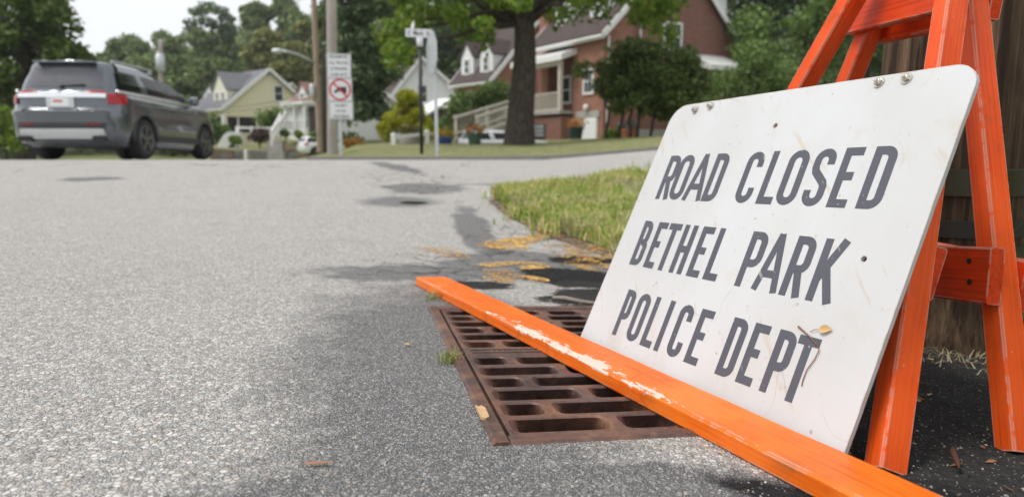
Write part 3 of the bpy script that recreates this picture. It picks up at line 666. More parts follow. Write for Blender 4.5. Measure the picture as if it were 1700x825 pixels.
for z, hg, m_ in ((.545, .085, olive), (.40, .055, dark_band), (.29, .11, olive)):
    r = .232 - .012 * z + .008; b = MB(); b.lathe(PC + Vector((0, 0, z - hg / 2)), [(r, 0), (r + .004, .002), (r + .004, hg - .002), (r, hg)], 48); autosmooth(b.build('strap', m_, pole), 40)
b = MB(); bp = at(1659, 190, 2.12); b.lathe(bp, [(.012, -.02), (.012, .006), (.007, .012)], 8, R=Vector((-.4, -.9, 0)).to_track_quat('Z', 'Y').to_matrix()); b.build('bolt', M['black'], pole)

# ------------------------------------------------------------ small litter
def leaf_card(name, c, a, b, nrm, mat, lab, curl=.2, cat='leaf'):
    c = Vector(c); a = Vector(a); b = Vector(b); nrm = Vector(nrm); vs = []; fs = []; n = 9
    for i in range(n):
        t_ = i / (n - 1); wd = math.sin(math.pi * t_ ** .85) ** .9 * (1 - .25 * t_)
        for s in (-1, 0, 1): vs.append(c + a * (t_ - .5) + b * (s * wd * .5) + nrm * (.0022 + abs(s) * wd * b.length * curl + .35 * curl * a.length * (t_ - .5) ** 2))
    for i in range(n - 1):
        for s in range(2): k = i * 3 + s; fs.append((k, k + 1, k + 4, k + 3))
    o = MB().add(vs, fs).build(name, mat, loc=c, smooth=True); return tag(o, lab, cat)
M['dry_leaf'] = simple('dry tan leaf', (.52, .34, .14), .6, .35, 60)
M['twig'] = simple('dry red brown stalk', (.20, .10, .06), .7, .4, 60)
M['stick'] = simple('weathered stick', (.22, .19, .15), .8, .4, 40)
M['orange_leaf'] = simple('rust orange leaf', (.36, .15, .06), .7, .4, 40)
dl = leaf_card('dry_leaf', SP(-.118, .206, .002), (-SU * .030) + (-SV * .006), (-SV * .019), SN, M['dry_leaf'], 'small dry tan leaf stuck to the white sign above the last letter T', .18)
st = MB(); st.tube([SP(-.132, .203, .004), SP(-.142, .200, .005), SP(-.150, .194, .003)], .0007, 6); link('stem', st.mesh(), M['twig'], dl)
t1 = MB(); t1.tube([SP(-.183, .199, .002), SP(-.165, .192, .004), SP(-.145, .184, .005), SP(-.124, .172, .004)], [.0022, .0018, .0016, .0012], 7)
o = t1.build('twig', M['twig'], loc=SP(-.15, .19)); tag(o, 'short brown twig crossing the letter T on the white sign', 'twig')
t1 = MB(); t1.tube([SP(-.124, .173, .003), SP(-.116, .163, .004), SP(-.119, .145, .003), SP(-.128, .12, .003), SP(-.129, .10, .002), SP(-.127, .088, .002)], .0011, 6)
o = t1.build('leaf_stalk', M['twig'], loc=SP(-.12, .13)); tag(o, 'thin curved reddish stalk hanging down the white sign below the tan leaf', 'stalk')
def on_near(px, py, up=0.): 
    r = ray(px, py); t = -(0.5 - up) / NP.dot(r); p = r * t; p.z += CZ; return p
s0, s1 = on_near(918, 494, .006), on_near(985, 503, .008); t1 = MB(); t1.tube([s0, s0.lerp(s1, .3) + Vector((0, 0, .004)), s0.lerp(s1, .7) + Vector((0, 0, -.001)), s1, s1 + (s1 - s0) * .35], [.008, .010, .009, .007, .004], 8)
tag(t1.build('stick', M['stick'], loc=s0, smooth=True), 'grey weathered stick on the dark asphalt at the far edge of the drain grate', 'stick')
c_ = GP(.008, .165, .004)
ch = MB(); ch.prism([c_ + GW * x + GL * y for x, y in ((-.009, -.04), (.0, -.046), (.009, -.036), (.010, .016), (.004, .032), (-.004, .024), (-.009, .036))], NP * .006)
tag(ch.build('wood_chip', simple('pale wood chip', (.55, .36, .19), .8, .35, 70, bump=.4), loc=c_), 'pale flat wood chip lying on the left rim of the drain frame', 'wood chip')
c_ = on_near(528, 771, .003); leaf_card('dry_leaf', c_, (.055, .008, 0), (0, .009, 0), NP, M['orange_leaf'], 'narrow rust orange leaf lying on the open grey road', .25)
c_ = on_near(676, 574, .003); leaf_card('dry_leaf', c_, (.018, .004, 0), (0, .02, 0), NP, M['dry_leaf'], 'tiny tan leaf on the dark asphalt left of the drain frame', .25)
b0 = on_near(1582, 742, .010); b1 = on_near(1592, 776, .012); t1 = MB(); t1.tube([b0, b0.lerp(b1, .35) + Vector((-.004, 0, .004)), b0.lerp(b1, .7), b1], [.003, .0055, .005, .002], 7)
tag(t1.build('bark_strip', simple('red brown bark', (.10, .035, .02), .85, .4, 60, bump=.4), loc=b0, smooth=True), 'curled red brown bark strip on black dirt between the trestle legs', 'bark')
# weeds at the rim of the drain
M['weed'] = leafmat('weed blades', [(.16, .22, .05), (.26, .30, .09), (.42, .36, .16)], .2)
def blade_mesh(roots, hmin, hmax, wmin, wmax, lean, seed, base_dir=None):
    g = np.random.default_rng(seed); n = len(roots); h = g.uniform(hmin, hmax, n); wd = g.uniform(wmin, wmax, n); a = g.uniform(0, 2 * math.pi, n); ln = g.uniform(.1, 1., n) ** 1.2 * lean * h
    dx, dy = np.cos(a), np.sin(a); sx, sy = -dy * wd / 2, dx * wd / 2; R = np.array(roots)
    V = np.zeros((n, 5, 3)); mid = R + np.stack([dx * ln * .3, dy * ln * .3, h * .6], -1); tip = R + np.stack([dx * ln, dy * ln, h * (1 - .35 * np.minimum(1, ln / h))], -1); S = np.stack([sx, sy, 0 * sx], -1)
    V[:, 0] = R - S; V[:, 1] = R + S; V[:, 2] = mid + S * .8; V[:, 3] = mid - S * .8; V[:, 4] = tip
    me = bpy.data.meshes.new('blades'); base = np.arange(n)[:, None] * 5
    q = (base + np.array([0, 1, 2, 3])); t = (base + np.array([3, 2, 4])); me.from_pydata(V.reshape(-1, 3).tolist(), [], q.tolist() + t.tolist()); me.update(); return me
def weed(px, py, n, r, h, lab, seed):
    c = on_near(px, py, .0); g = np.random.default_rng(seed); rt = [(c.x + g.normal() * r, c.y + g.normal() * r * 1.6, c.z) for _ in range(n)]
    me = blade_mesh(rt, h * .4, h, .002, .0045, 1.3, seed); o = link('weed', me, M['weed'], loc=c); return tag(o, lab, 'weed')
weed(748, 600, 70, .014, .045, 'small green and straw weed tuft growing beside the rusty drain frame', 3)
weed(722, 497, 50, .018, .04, 'dark green weed tuft under the tip of the orange plank', 4)
# loose grit: real stones too small to pick apart
def grit(name, spots, n, smin, smax, mat, seed):
    g = np.random.default_rng(seed); V = []; Fc = []; k = 0
    for (cx, cy, rx, ry, frac) in spots:
        for _ in range(int(n * frac)):
            x, y = cx + g.normal() * rx, cy + g.normal() * ry
            d = Vector((x, y, 0)) - GO; a, b = Vector((d.x, d.y, 0)).dot(GW), Vector((d.x, d.y, 0)).dot(GL)
            if -.005 < a < GWID and -.005 < b < GLEN: continue
            z = float(gz(x, y)); s = g.uniform(smin, smax); an = g.uniform(0, 6.28); ca, sa = math.cos(an), math.sin(an); ex, ey, ez = s * g.uniform(.7, 1.5), s * g.uniform(.6, 1), s * g.uniform(.4, .8)
            pts = [(-1, -.6, -.5), (.8, -1, -.5), (1, .7, -.5), (-.7, 1, -.5), (-.5, -.5, .7), (.5, -.45, .9), (.45, .5, .6), (-.5, .55, .8)]
            for px_, py_, pz_ in pts:
                u, v = px_ * ex / 2 * g.uniform(.8, 1.2), py_ * ey / 2 * g.uniform(.8, 1.2); V.append((x + u * ca - v * sa, y + u * sa + v * ca, z + (pz_ * .5 + .2) * ez))
            Fc += [tuple(i + k for i in f) for f in ((4, 5, 6, 7), (0, 1, 5, 4), (1, 2, 6, 5), (2, 3, 7, 6), (3, 0, 4, 7))]; k += 8
    me = bpy.data.meshes.new(name); me.from_pydata(V, [], Fc); me.update(); o = link(name, me, mat); return tag(o, name.replace('_', ' ') + ' scattered on the asphalt', None, kind='stuff')
gm = NT('pale grit'); gm_rnd = gm.n('ShaderNodeNewGeometry').outputs['Random Per Island']
M['grit'] = gm.set(gm.ramp(gm_rnd, [(0, (.20, .185, .17)), (.5, (.36, .34, .32)), (.8, (.42, .33, .24)), (1, (.58, .57, .55))]), .85, normal=gm.bump(gm.noise(300, 3), .3, .002), spec=.2)
nb = GP(.33, -.035)
grit('loose_grit', [(nb.x, nb.y, .16, .022, .30), (.1, .95, .35, .12, .25), (-.45, 1.15, .45, .3, .40), (.98, .98, .16, .07, .22), (1.05, 1.25, .2, .12, .04), (.8, 2.6, .5, .3, .06), (-.9, 1.6, .6, .6, .10)], 1900, .002, .0062, M['grit'], 5)

lit = NT('leaf litter'); M['litter'] = lit.set(lit.ramp(lit.n('ShaderNodeNewGeometry').outputs['Random Per Island'], [(0, (.12, .06, .03)), (.4, (.28, .13, .06)), (.7, (.38, .24, .10)), (1, (.45, .36, .2))]), .8, spec=.2)
g = np.random.default_rng(15); q = []
for _ in range(420):
    k = g.uniform(0, 1) * .42; P_ = np.array(V_LO); sg = np.r_[0, np.cumsum(np.linalg.norm(np.diff(P_, axis=0), axis=1))]; x = np.interp(k * sg[-1], sg, P_[:, 0]) - abs(g.normal()) * .09; y = np.interp(k * sg[-1], sg, P_[:, 1]) - abs(g.normal()) * .12
    q.append((Vector((x, y, float(gz(x, y)) + .012)), g.uniform(.012, .035)))
for _ in range(90): x, y = g.uniform(.75, 1.5), g.uniform(1.05, 2.3); q.append((Vector((x, y, float(gz(x, y)) + .004)), g.uniform(.004, .014)))
mbl = MB()
for c_, r_ in q:
    a_ = g.uniform(0, 6.28); u_ = Vector((math.cos(a_), math.sin(a_), g.uniform(-.2, .3))) * r_; v_ = Vector((-math.sin(a_), math.cos(a_), g.uniform(-.2, .2))) * r_ * g.uniform(.25, .6)
    mbl.add([c_ - u_, c_ + v_ + Vector((0, 0, .2 * r_)), c_ + u_, c_ - v_], [(0, 3, 2, 1)])
tag(mbl.build('leaf_litter', M['litter']), 'small brown leaf litter along the verge edge and on the black dirt', kind='stuff')
# ------------------------------------------------------------ painted utility marks and manhole
def mark(name, strokes, wd, mat, up=.004):
    mb = MB()
    for st in strokes:
        P = [gpt(*p) for p in st]; Q = []
        for i in range(len(P) - 1):
            n = max(2, int((P[i + 1] - P[i]).length / .06))
            for k in range(n): Q.append(P[i].lerp(P[i + 1], k / n))
        Q.append(P[-1]); n = len(Q); vs = []
        for i, p in enumerate(Q):
            d = (Q[min(i + 1, n - 1)] - Q[max(i - 1, 0)]); d.z = 0; d.normalize(); s = Vector((-d.y, d.x, 0)); k = wd * 1.55 * (1 + .5 * mnoise.noise(p * 7)) * (.6 if i in (0, n - 1) else 1) / 2
            for q in (p + s * k, p - s * k): vs.append((q.x, q.y, float(gz(q.x, q.y)) + up))
        mb.add(vs, [(2 * i + 1, 2 * i + 3, 2 * i + 2, 2 * i) for i in range(n - 1)]); up += .0006
    o = mb.build(name, mat); bm = bmesh.new(); bm.from_mesh(o.data)
    for f in bm.faces:
        f.normal_update()
        if f.normal.z < 0: f.normal_flip()
    bm.to_mesh(o.data); bm.free(); return tag(o, kind='structure')
mark('road_marking', [[(806, 411), (850, 402), (905, 391), (946, 383)], [(898, 380), (920, 384), (946, 385)], [(806, 403), (845, 404), (870, 398)], [(812, 412), (850, 411), (880, 410)]], .13, M['yellow_mark'])
mark('road_marking', [[(798, 442), (850, 437), (890, 438), (895, 444), (860, 446)], [(858, 458), (880, 462), (900, 469)]], .085, M['yellow_mark'])
mark('road_marking', [[(820, 448), (835, 455), (828, 465), (850, 470)], [(825, 452), (850, 452)], [(822, 461), (852, 462)], [(700, 413), (725, 417), (765, 413)], [(735, 419), (752, 424), (770, 431)], [(702, 418), (730, 420)]], .10, M['yellow_worn'])
mark('road_marking', [[(912, 412), (940, 406), (970, 400), (985, 396)], [(930, 428), (960, 418), (1000, 410)], [(945, 441), (980, 431), (1010, 424)], [(972, 450), (1000, 443), (1015, 440)], [(960, 399), (985, 403), (1010, 412)]], .12, M['yellow_worn'])
# ------------------------------------------------------------ vehicles
def paint(name, col, metal=.55, rough=.32):
    t = NT(name); n = t.noise(2, 3); return t.set(t.mix(n, tuple(c * .9 for c in col), tuple(min(1, c * 1.1) for c in col)), rough, metal, spec=.5, **{'Coat Weight': 1., 'Coat Roughness': .04})
M['tyre'] = simple('tyre rubber', (.018, .018, .019), .8, .3, 20)
M['rim'] = simple('dark alloy', (.20, .20, .21), .35, .2, 5, .8)
M['carglass'] = simple('tinted car glass', (.006, .007, .008), .05, .2, 2, spec=.35)
M['rearglass'] = simple('rear screen glass', (.10, .10, .115), .12, .15, 2, spec=.6)
M['chrome'] = simple('chrome', (.85, .86, .88), .12, .05, 5, .9)
M['cladding'] = simple('dark cladding', (.035, .038, .042), .6, .2, 5)
M['lamp_red'] = simple('red lamp lens', (.36, .008, .012), .12, .15, 5)
M['reflector'] = simple('dark red reflector', (.16, .012, .016), .25, .15, 5)
M['silver'] = simple('silver bumper trim', (.60, .62, .64), .35, .1, 5, .4)
M['white'] = simple('white paint', (.78, .79, .80), .55, .06, 3)
def car(name, label, loc, yaw, pitch, body, s=1., parts=True, group=None, tall=1.0):
    e = empty(name, loc, label, 'car', group, rot=(pitch, 0, yaw)); e.scale = (s, s, s * tall)
    LV = [(.22, .93, .26, .22), (.34, .965, .08, .07), (.46, .99, .02, .02), (.58, 1., 0, 0), (.72, 1., .0, .01), (.83, 1., -.012, .04), (.885, .998, .075, .08), (.97, .995, .085, .12), (1.07, .985, .09, .2), (1.12, .965, .095, .26), (1.155, .925, .105, .3), (1.17, .905, .12, .32)]
    def loop(wf, yr, yf, zf):
        w0 = .96 * wf; P = []
        for x, y in ((0, 0), (.3, .006), (.55, .022), (.72, .05), (.83, .095), (.91, .17), (.95, .28), (.975, .42)): P.append((x * w0, yr + y))
        for y in np.linspace(.58, min(4.2, 4.92 - yf - .62), 44): P.append((w0 * (.985 + .015 * math.sin(math.pi * (y - .5) / 3.8)), y))
        for x, y in ((.97, .56), (.94, .42), (.89, .3), (.80, .19), (.66, .11), (.48, .055), (.25, .02), (0, 0)): P.append((x * w0, 4.92 - yf - y))
        return [(x, y, zf(x, y)) for x, y in P] + [(-x, y, zf(-x, y)) for x, y in P[-2:0:-1]]
    def hood(y): return 1.17 - .09 * max(0, (y - 3.55)) / 1.0 - .16 * max(0, (y - 4.45)) ** 1.5
    def arch(y):
        r = .445; z = 0
        for c in (1.07, 3.93):
            if abs(y - c) < r: z = max(z, .38 + math.sqrt(r * r - (y - c) ** 2))
        return z
    def stack(mb, loops, cap, m=0):
        n = len(loops[0]); vs = [p for l in loops for p in l]
        fs = [(i * n + k, i * n + (k + 1) % n, (i + 1) * n + (k + 1) % n, (i + 1) * n + k) for i in range(len(loops) - 1) for k in range(n)]
        b = (len(loops) - 1) * n; h = n // 2; mid = []; top = loops[-1]
        for i in range(1, h):
            a, c = top[i], top[n - i]; mid.append(len(vs)); vs.append(((a[0] + c[0]) / 2, (a[1] + c[1]) / 2, (a[2] + c[2]) / 2 + cap))
        for i in range(1, h - 1):
            fs += [(b + i, b + i + 1, mid[i], mid[i - 1]), (mid[i - 1], mid[i], b + n - i - 1, b + n - i)]
        fs += [(b, b + 1, mid[0]), (b, mid[0], b + n - 1), (b + h - 1, b + h, mid[-1]), (mid[-1], b + h, b + h + 1)]
        mb.add(vs, fs, m)
    mb = MB(); loops = []
    for z, wf, yr, yf in LV:
        loops.append(loop(wf, yr, yf, lambda x, y, z=z: max(min(z, hood(y)), arch(y)) if abs(x) > .6 else min(z, hood(y))))
    stack(mb, loops, .025)
    CV = [(1.16, .90, .13, 1.26), (1.30, .885, .19, 1.62), (1.42, .855, .25, 1.98), (1.54, .815, .31, 2.36), (1.63, .78, .33, 2.72), (1.68, .735, .36, 3.0), (1.705, .66, .45, 3.25)]
    stack(mb, [loop(wf, yr, yf, lambda x, y, z=z: z + (.03 * math.sin(math.pi * min(1, max(0, y / 4))) if z > 1.6 else 0)) for z, wf, yr, yf in CV], .035)
    bd = mb.build('body', body, e, local=True); autosmooth(bd, 50)
    mb = MB(); mb.box((0, 2.45, .27), (1.62, 4.3, .10)); mb.box((0, .5, .33), (1.2, .5, .16)); mb.build('underbody', M['cladding'], e, local=True)
    def csec(z):
        zs = [c[0] for c in CV]; return [float(np.interp(z, zs, [c[i] for c in CV])) for i in (1, 2, 3)]
    def side(y, z, sgn, off):                                # point on the cabin flank
        wf, _, _ = csec(z); return (sgn * (.96 * wf * (.985 + .015 * math.sin(math.pi * (y - .5) / 3.8)) + off), y, z)
    for sgn in (1, -1):
        for ys_b, ys_t in (((.40, 1.22), (.50, 1.12)), ((1.48, 2.28), (1.34, 2.18)), ((2.32, 3.40), (2.22, 2.46))):
            vs = []; n = 7
            for i in range(n):
                for j in range(5):
                    z = 1.205 + (1.56 - 1.205) * j / 4; a = j / 4; y = (ys_b[0] * (1 - a) + ys_t[0] * a) * (1 - i / (n - 1)) + (ys_b[1] * (1 - a) + ys_t[1] * a) * i / (n - 1); vs.append(side(y, z, sgn, .006))
            fs = [(i * 5 + j, (i + 1) * 5 + j, (i + 1) * 5 + j + 1, i * 5 + j + 1) for i in range(n - 1) for j in range(4)]
            if sgn < 0: fs = [f[::-1] for f in fs]
            MB().add(vs, fs).build('side_window', M['carglass'], e, smooth=True, local=True)
        tr = MB(); tr.tube([side(y, 1.185, sgn, .004) for y in np.linspace(.30, 3.42, 24)], .026, 6); tr.build('chrome_trim', M['chrome'], e, smooth=True, local=True)  # trim tube thickened to double as the bright shoulder highlight
    def rear(x, z, off=0):
        wf, yr, _ = csec(z) if z > 1.17 else [float(np.interp(z, [l[0] for l in LV], [l[i] for l in LV])) for i in (1, 2, 3)]
        xs = [q * .96 * wf for q in (0, .3, .55, .72, .83, .91, .95, .975)]; ysr = (0, .006, .022, .05, .095, .17, .28, .42); return (x, yr + float(np.interp(abs(x), xs, ysr)) - off, z)
    def rpatch(name, x0, x1, z0, z1, mat, off=.006, inset=0., nx=12, nz=5, parent=e, skew=0.):
        vs = []
        for j in range(nz):
            z = z0 + (z1 - z0) * j / (nz - 1); a = j / (nz - 1)
            for i in range(nx): x = (x0 + skew * a + inset * a) + ((x1 + skew * a - inset * a) - (x0 + skew * a + inset * a)) * i / (nx - 1); vs.append(rear(x, z, off))
        fs = [(j * nx + i, j * nx + i + 1, (j + 1) * nx + i + 1, (j + 1) * nx + i) for j in range(nz - 1) for i in range(nx - 1)]
        return MB().add(vs, fs).build(name, mat, parent, smooth=True, local=True)
    rpatch('rear_window', -.76, .76, 1.25, 1.60, M['rearglass'], .008, .05)
    for sgn in (1, -1):
        rpatch('tail_light', min(sgn * .76, sgn * .93), max(sgn * .76, sgn * .93), .965, 1.145, M['lamp_red'], .03, nx=20, nz=9)
    if parts:
        for sgn in (1, -1): rpatch('tail_light', min(sgn * .42, sgn * .72), max(sgn * .42, sgn * .72), 1.145, 1.185, M['lamp_red'], .028, nx=8, nz=4)
        rpatch('chrome_strip', -.74, .74, 1.065, 1.14, M['chrome'], .04)
        rpatch('skid_plate', -.74, .74, .36, .53, M['silver'], .02, .04); rpatch('bumper_insert', -.86, .86, .535, .635, M['cladding'], .01)
        pl = MB(); y0 = rear(0, .98)[1]; pl.box((.0, y0 - .012, .985), (.46, .015, .19)); nb_ = pl.build('plate_recess', M['silver'], e, local=True)
        pl = MB(); pl.box((0, y0 - .024, .985), (.30, .01, .145)); q = pl.build('number_plate', M['white'], e, local=True)
        pl = MB(); pl.box((-.03, y0 - .031, 1.0), (.16, .004, .035)); pl.build('plate_print', simple('plate red print', (.5, .12, .08), .6), q, local=True)
        for sgn in (1, -1):
            rpatch('reflector', sgn * .55 - .12, sgn * .55 + .12, .585, .625, M['reflector'], .016, nx=4, nz=3)
            b = MB(); b.box((sgn * .62, .09, .36), (.22, .1, .085)); b.build('exhaust_tip', M['black'], e, local=True)
            b = MB(); b.tube([(sgn * .60, y, 1.745 + .035 * math.sin(math.pi * y / 4)) for y in np.linspace(.7, 2.2, 10)], .019, 6)
            for y in (.73, 2.15): b.box((sgn * .60, y, 1.72), (.03, .12, .05))
            b.build('roof_rail', M['silver'], e, local=True)
            b = MB(); c_ = side(3.25, 1.25, sgn, .15); b.lathe(c_, [(.03, -.10), (.09, -.07), (.105, 0), (.09, .07), (.03, .10)], 12); b.beam(side(3.25, 1.2, sgn, 0), c_, .05, .06); autosmooth(b.build('wing_mirror', body, e, local=True), 50)
            for y in (1.55, 2.62): b = MB(); b.box((sgn * .972, y, 1.06), (.03, .2, .03)); bevel(b.build('door_handle', body, e, local=True), .008)
            b = MB(); b.box((sgn * .955, 2.5, .40), (.04, 2.0, .13)); bevel(b.build('sill_cladding', M['cladding'], e, local=True), .01)
        b = MB(); yw = rear(0, 1.30)[1]; b.beam((-.02, yw - .02, 1.26), (.38, rear(.38, 1.28)[1] - .02, 1.285), .02, .03); b.lathe((0, yw - .02, 1.25), [(.04, -.02), (.04, .02)], 10); b.build('rear_wiper', M['black'], e, local=True)
        b = MB(); b.box((0, .33, 1.685), (1.02, .2, .03)); bevel(b.build('spoiler', body, e, local=True), .012)
        b = MB(); b.prism([(0, .75, 1.735), (0, .95, 1.735), (0, .80, 1.79), (0, .76, 1.79)], (.03, 0, 0)); b.build('aerial_fin', body, e, local=True)
    for yc in (1.07, 3.93):
        for sgn in (1, -1):
            R_ = Matrix.Rotation(sgn * math.pi / 2, 3, 'Y'); b = MB(); b.lathe((sgn * .835, yc, .378), [(.24, .115), (.30, .125), (.355, .115), (.378, .08), (.380, 0), (.378, -.08), (.355, -.115), (.26, -.12)], 32, R=R_)
            wl = b.build('wheel', M['tyre'], e, local=True); autosmooth(wl, 40)
            b = MB(); b.lathe((sgn * .835, yc, .378), [(.05, .10), (.235, .10), (.262, .118), (.258, .128), (.245, .128), (.235, .105)], 32, R=R_)
            for k in range(5):
                a = 2 * math.pi * k / 5 + .3; 
                for da in (-.13, .13): b.beam((sgn * .95, yc + .04 * math.cos(a), .378 + .04 * math.sin(a)), (sgn * .955, yc + .245 * math.cos(a + da), .378 + .245 * math.sin(a + da)), .035, .03, (1, 0, 0))
            b.lathe((sgn * .835, yc, .378), [(.06, .09), (.06, .125), (.04, .13)], 14, R=R_)
            link('rim', b.mesh(), M['rim'], wl, local=True)
            b = MB(); b.tube([(sgn * .94, yc + .455 * math.cos(a), .38 + .455 * math.sin(a)) for a in np.linspace(-.1, math.pi + .1, 22)], .03, 6); b.build('wheel_arch', M['cladding'], e, smooth=True, local=True)
    return e
suv_z = float(gz(-7.2, 12.35)) + .0
SUV = car('suv', 'dark grey SUV seen from behind, driving away on the left of the road', (-7.40, 11.33, CZ - .0265 * 11.33 + .004), rad(3.0), math.atan(-.0265), paint('slate metallic paint', (.115, .13, .15), .6, .2), .95)
SUV.rotation_euler.z = rad(3.0)
def ground_car(name, label, px, d, yaw, mat, s=1., group='cars parked along the far street', tall=.88, parts=False, dz=0.):
    X = (px - 850) / F * d; return car(name, label, (X, d, float(gz(X, d)) + dz), rad(yaw), 0, mat, s, parts, group, tall)
ground_car('parked_car', 'silver hatchback parked beyond the lawn left of the big tree trunk', 766, 28.3, -62, paint('pale silver paint', (.62, .64, .66), .3, .3), .84, dz=.12)
ground_car('parked_car', 'small white car parked low behind the far stone wall beside the thin leaning pole', 500, 44, -55, paint('plain white paint', (.75, .76, .77), .0, .3), .8, dz=.35)
ground_car('parked_car', 'dark car far off, glimpsed under the grey SUV between its wheels', 306, 38, 10, paint('charcoal paint', (.05, .05, .055), .4, .35), .85, dz=.25)

# ------------------------------------------------------------ street furniture
def text_mesh(name, body, size, mat, parent, origin_, right, up, off, align='CENTER', sx=1.):
    cu = bpy.data.curves.new(name, 'FONT'); cu.body = body; cu.size = size; cu.align_x = align; cu.resolution_u = 2; cu.offset = size * .012; o = bpy.data.objects.new(name, cu); COL.objects.link(o)
    bpy.context.view_layer.update(); me = bpy.data.meshes.new_from_object(o.evaluated_get(bpy.context.evaluated_depsgraph_get())); COL.objects.unlink(o); bpy.data.objects.remove(o)
    r = Vector(right).normalized(); u = Vector(up).normalized(); nn = r.cross(u); o3 = Vector(origin_) + nn * off
    me.transform(Matrix(((r.x * sx, u.x, nn.x, o3.x), (r.y * sx, u.y, nn.y, o3.y), (r.z * sx, u.z, nn.z, o3.z), (0, 0, 0, 1)))); me.materials.clear(); return link(name, me, mat, parent)
M['signface'] = simple('reflective white sign sheeting', (.72, .73, .75), .5, .05, 5)
M['ink'] = simple('black sign ink', (.03, .03, .035), .6, .2); M['redink'] = simple('red sign ink', (.55, .02, .035), .5, .15)
M['pole_grey'] = simple('grey weathered pole', (.34, .31, .28), .85, .3, 2.5, bump=.5, bscale=16); M['pole_brown'] = simple('brown weathered pole', (.33, .25, .20), .85, .3, 2.5, bump=.4, bscale=16)
# truck restriction sign
D = 14.4; b0 = at(566.5, 258, D); tS = at(562.5, 90, D); up = (tS - b0).normalized(); tsign = empty('truck_sign', b0, 'three stacked white panels banning trucks on a steel post beside the grey utility pole', 'road sign')
b = MB(); b.beam(b0 - up * .1, tS - up * .05, .055, .045, (0, -1, 0)); b.build('post', M['galv'], tsign)
ppm = F / (D * math.cos(TH)); RT = Vector((1, .12, 0)).normalized(); NF = RT.cross(up)
def tpanel(y0, y1, wpx, dx):
    c = tS.lerp(b0, ((y0 + y1) / 2 - 90) / 168) + RT * (dx / ppm) + NF * .04; hh = (y1 - y0) / ppm * 1.005; ww = wpx / ppm
    b = MB(); b.beam(c - up * (hh / 2 - .004), c + up * (hh / 2 - .004), ww, .006, NF, bev=.002); return b.build('sign_panel', M['signface'], tsign), c, ww, hh
p1, c1, w1, h1 = tpanel(90, 129.5, 39, 0); p2, c2, w2, h2 = tpanel(130, 167.5, 39, 1); p3, c3, w3, h3 = tpanel(168, 197.5, 39, 2)
for i, s in enumerate(['PROHIBITED', 'ALL TRUCKS', '& TRAILERS', 'OVER 30 FT']): text_mesh('lettering', s, .083, M['ink'], p1, c1 + up * (h1 * (.30 - .235 * i)), RT, up, .006, sx=.80)
for i, s in enumerate(['EXCEPT', 'LOCAL', 'DELIVERIES']): text_mesh('lettering', s, .073, M['ink'], p3, c3 + up * (h3 * (.19 - .29 * i)), RT, up, .006, sx=.9)
for q, c_ in ((p1, c1), (p2, c2), (p3, c3)):
    ww, hh = (w1, h1) if q is p1 else (w2, h2) if q is p2 else (w3, h3); b = MB()
    for s in (-1, 1): b.beam(c_ + RT * (s * (ww / 2 - .014)) - up * (hh / 2 - .012) + NF * .004, c_ + RT * (s * (ww / 2 - .014)) + up * (hh / 2 - .012) + NF * .004, .007, .001, NF); b.beam(c_ + up * (s * (hh / 2 - .014)) - RT * (ww / 2 - .02) + NF * .0042, c_ + up * (s * (hh / 2 - .014)) + RT * (ww / 2 - .02) + NF * .0042, .007, .001, NF)
    link('border', b.mesh(), M['ink'], q)
def T2(x, y, o): return c2 + RT * x + up * y + NF * o
b = MB(); b.prism([T2(x, y, .004) for x, y in ((-.02, -.04), (.13, -.045), (.13, .06), (-.02, .055))], NF * .001); b.prism([T2(x, y, .004) for x, y in ((-.12, -.055), (-.025, -.04), (-.025, .035), (-.06, .03), (-.085, -.01), (-.12, -.02))], NF * .001)
for x in (-.085, .07, .105): b.lathe(T2(x, -.052, .004), [(.022, 0), (.022, .001)], 12, R=Matrix((RT, up, NF)).transposed())
link('pictogram', b.mesh(), M['ink'], p2)
b = MB(); rO, rI = .218, .182; n = 40; vs = [T2(r * math.cos(2 * math.pi * k / n), r * math.sin(2 * math.pi * k / n), .0065) for r in (rO, rI) for k in range(n)]
b.add(vs, [(k, (k + 1) % n, n + (k + 1) % n, n + k) for k in range(n)]); b.beam(T2(-.14, .14, .0075), T2(.14, -.14, .0075), .036, .001, NF); link('prohibition_ring', b.mesh(), M['redink'], p2)
# utility poles in the middle distance
def simple_pole(label, pb, pt, d, r, mat, top=4., name='utility_pole'):
    a = at(*pb, d); c = at(*pt, d); e = empty(name, a, label, 'utility pole', 'utility poles along the far street'); dd = (c - a); c = c + dd * (top / dd.length); m = MB(); pts = [a - dd * .02] + [a.lerp(c, t) for t in np.linspace(0, 1, 12)]
    m.tube(pts, [r * (1.06 - .2 * i / 12) for i in range(13)], 16); m.build('pole_shaft', mat, e, smooth=True); return e, a, c
PG, pga, pgc = simple_pole('straight grey utility pole standing behind the truck restriction sign', (552.5, 260), (550.5, 0), 16.5, .125, M['pole_grey'])
PBr, pba, pbc = simple_pole('thin brown leaning utility pole carrying the curved street lamp arm', (531, 250), (521, 0), 24, .097, M['pole_brown'])
b = MB(); bx = at(525, 152, 24) + Vector((-.1, -.14, 0)); b.lathe(bx, [(.07, -.22), (.09, -.18), (.09, .18), (.05, .24)], 12); b.build('meter_can', M['galv'], PBr, smooth=True)
lamp = empty('street_lamp', at(520, 103, 24), 'silver cobra head street lamp on a curved arm bracketed to the brown pole', 'street lamp')
b = MB(); b.tube([at(521, 104, 23.85), at(508, 97, 23.6), at(493, 90.5, 23.3), at(478, 86.5, 23.1), at(468, 85.5, 23.0)], .045, 8); b.build('lamp_arm', M['galv'], lamp, smooth=True)
b = MB(); hp, hq = at(469, 86, 23.0), at(451.5, 85, 22.9); b.tube([hp, hp.lerp(hq, .2), hp.lerp(hq, .6), hq], [.06, .10, .095, .05], 12); autosmooth(b.build('lamp_head', M['galv'], lamp), 50)
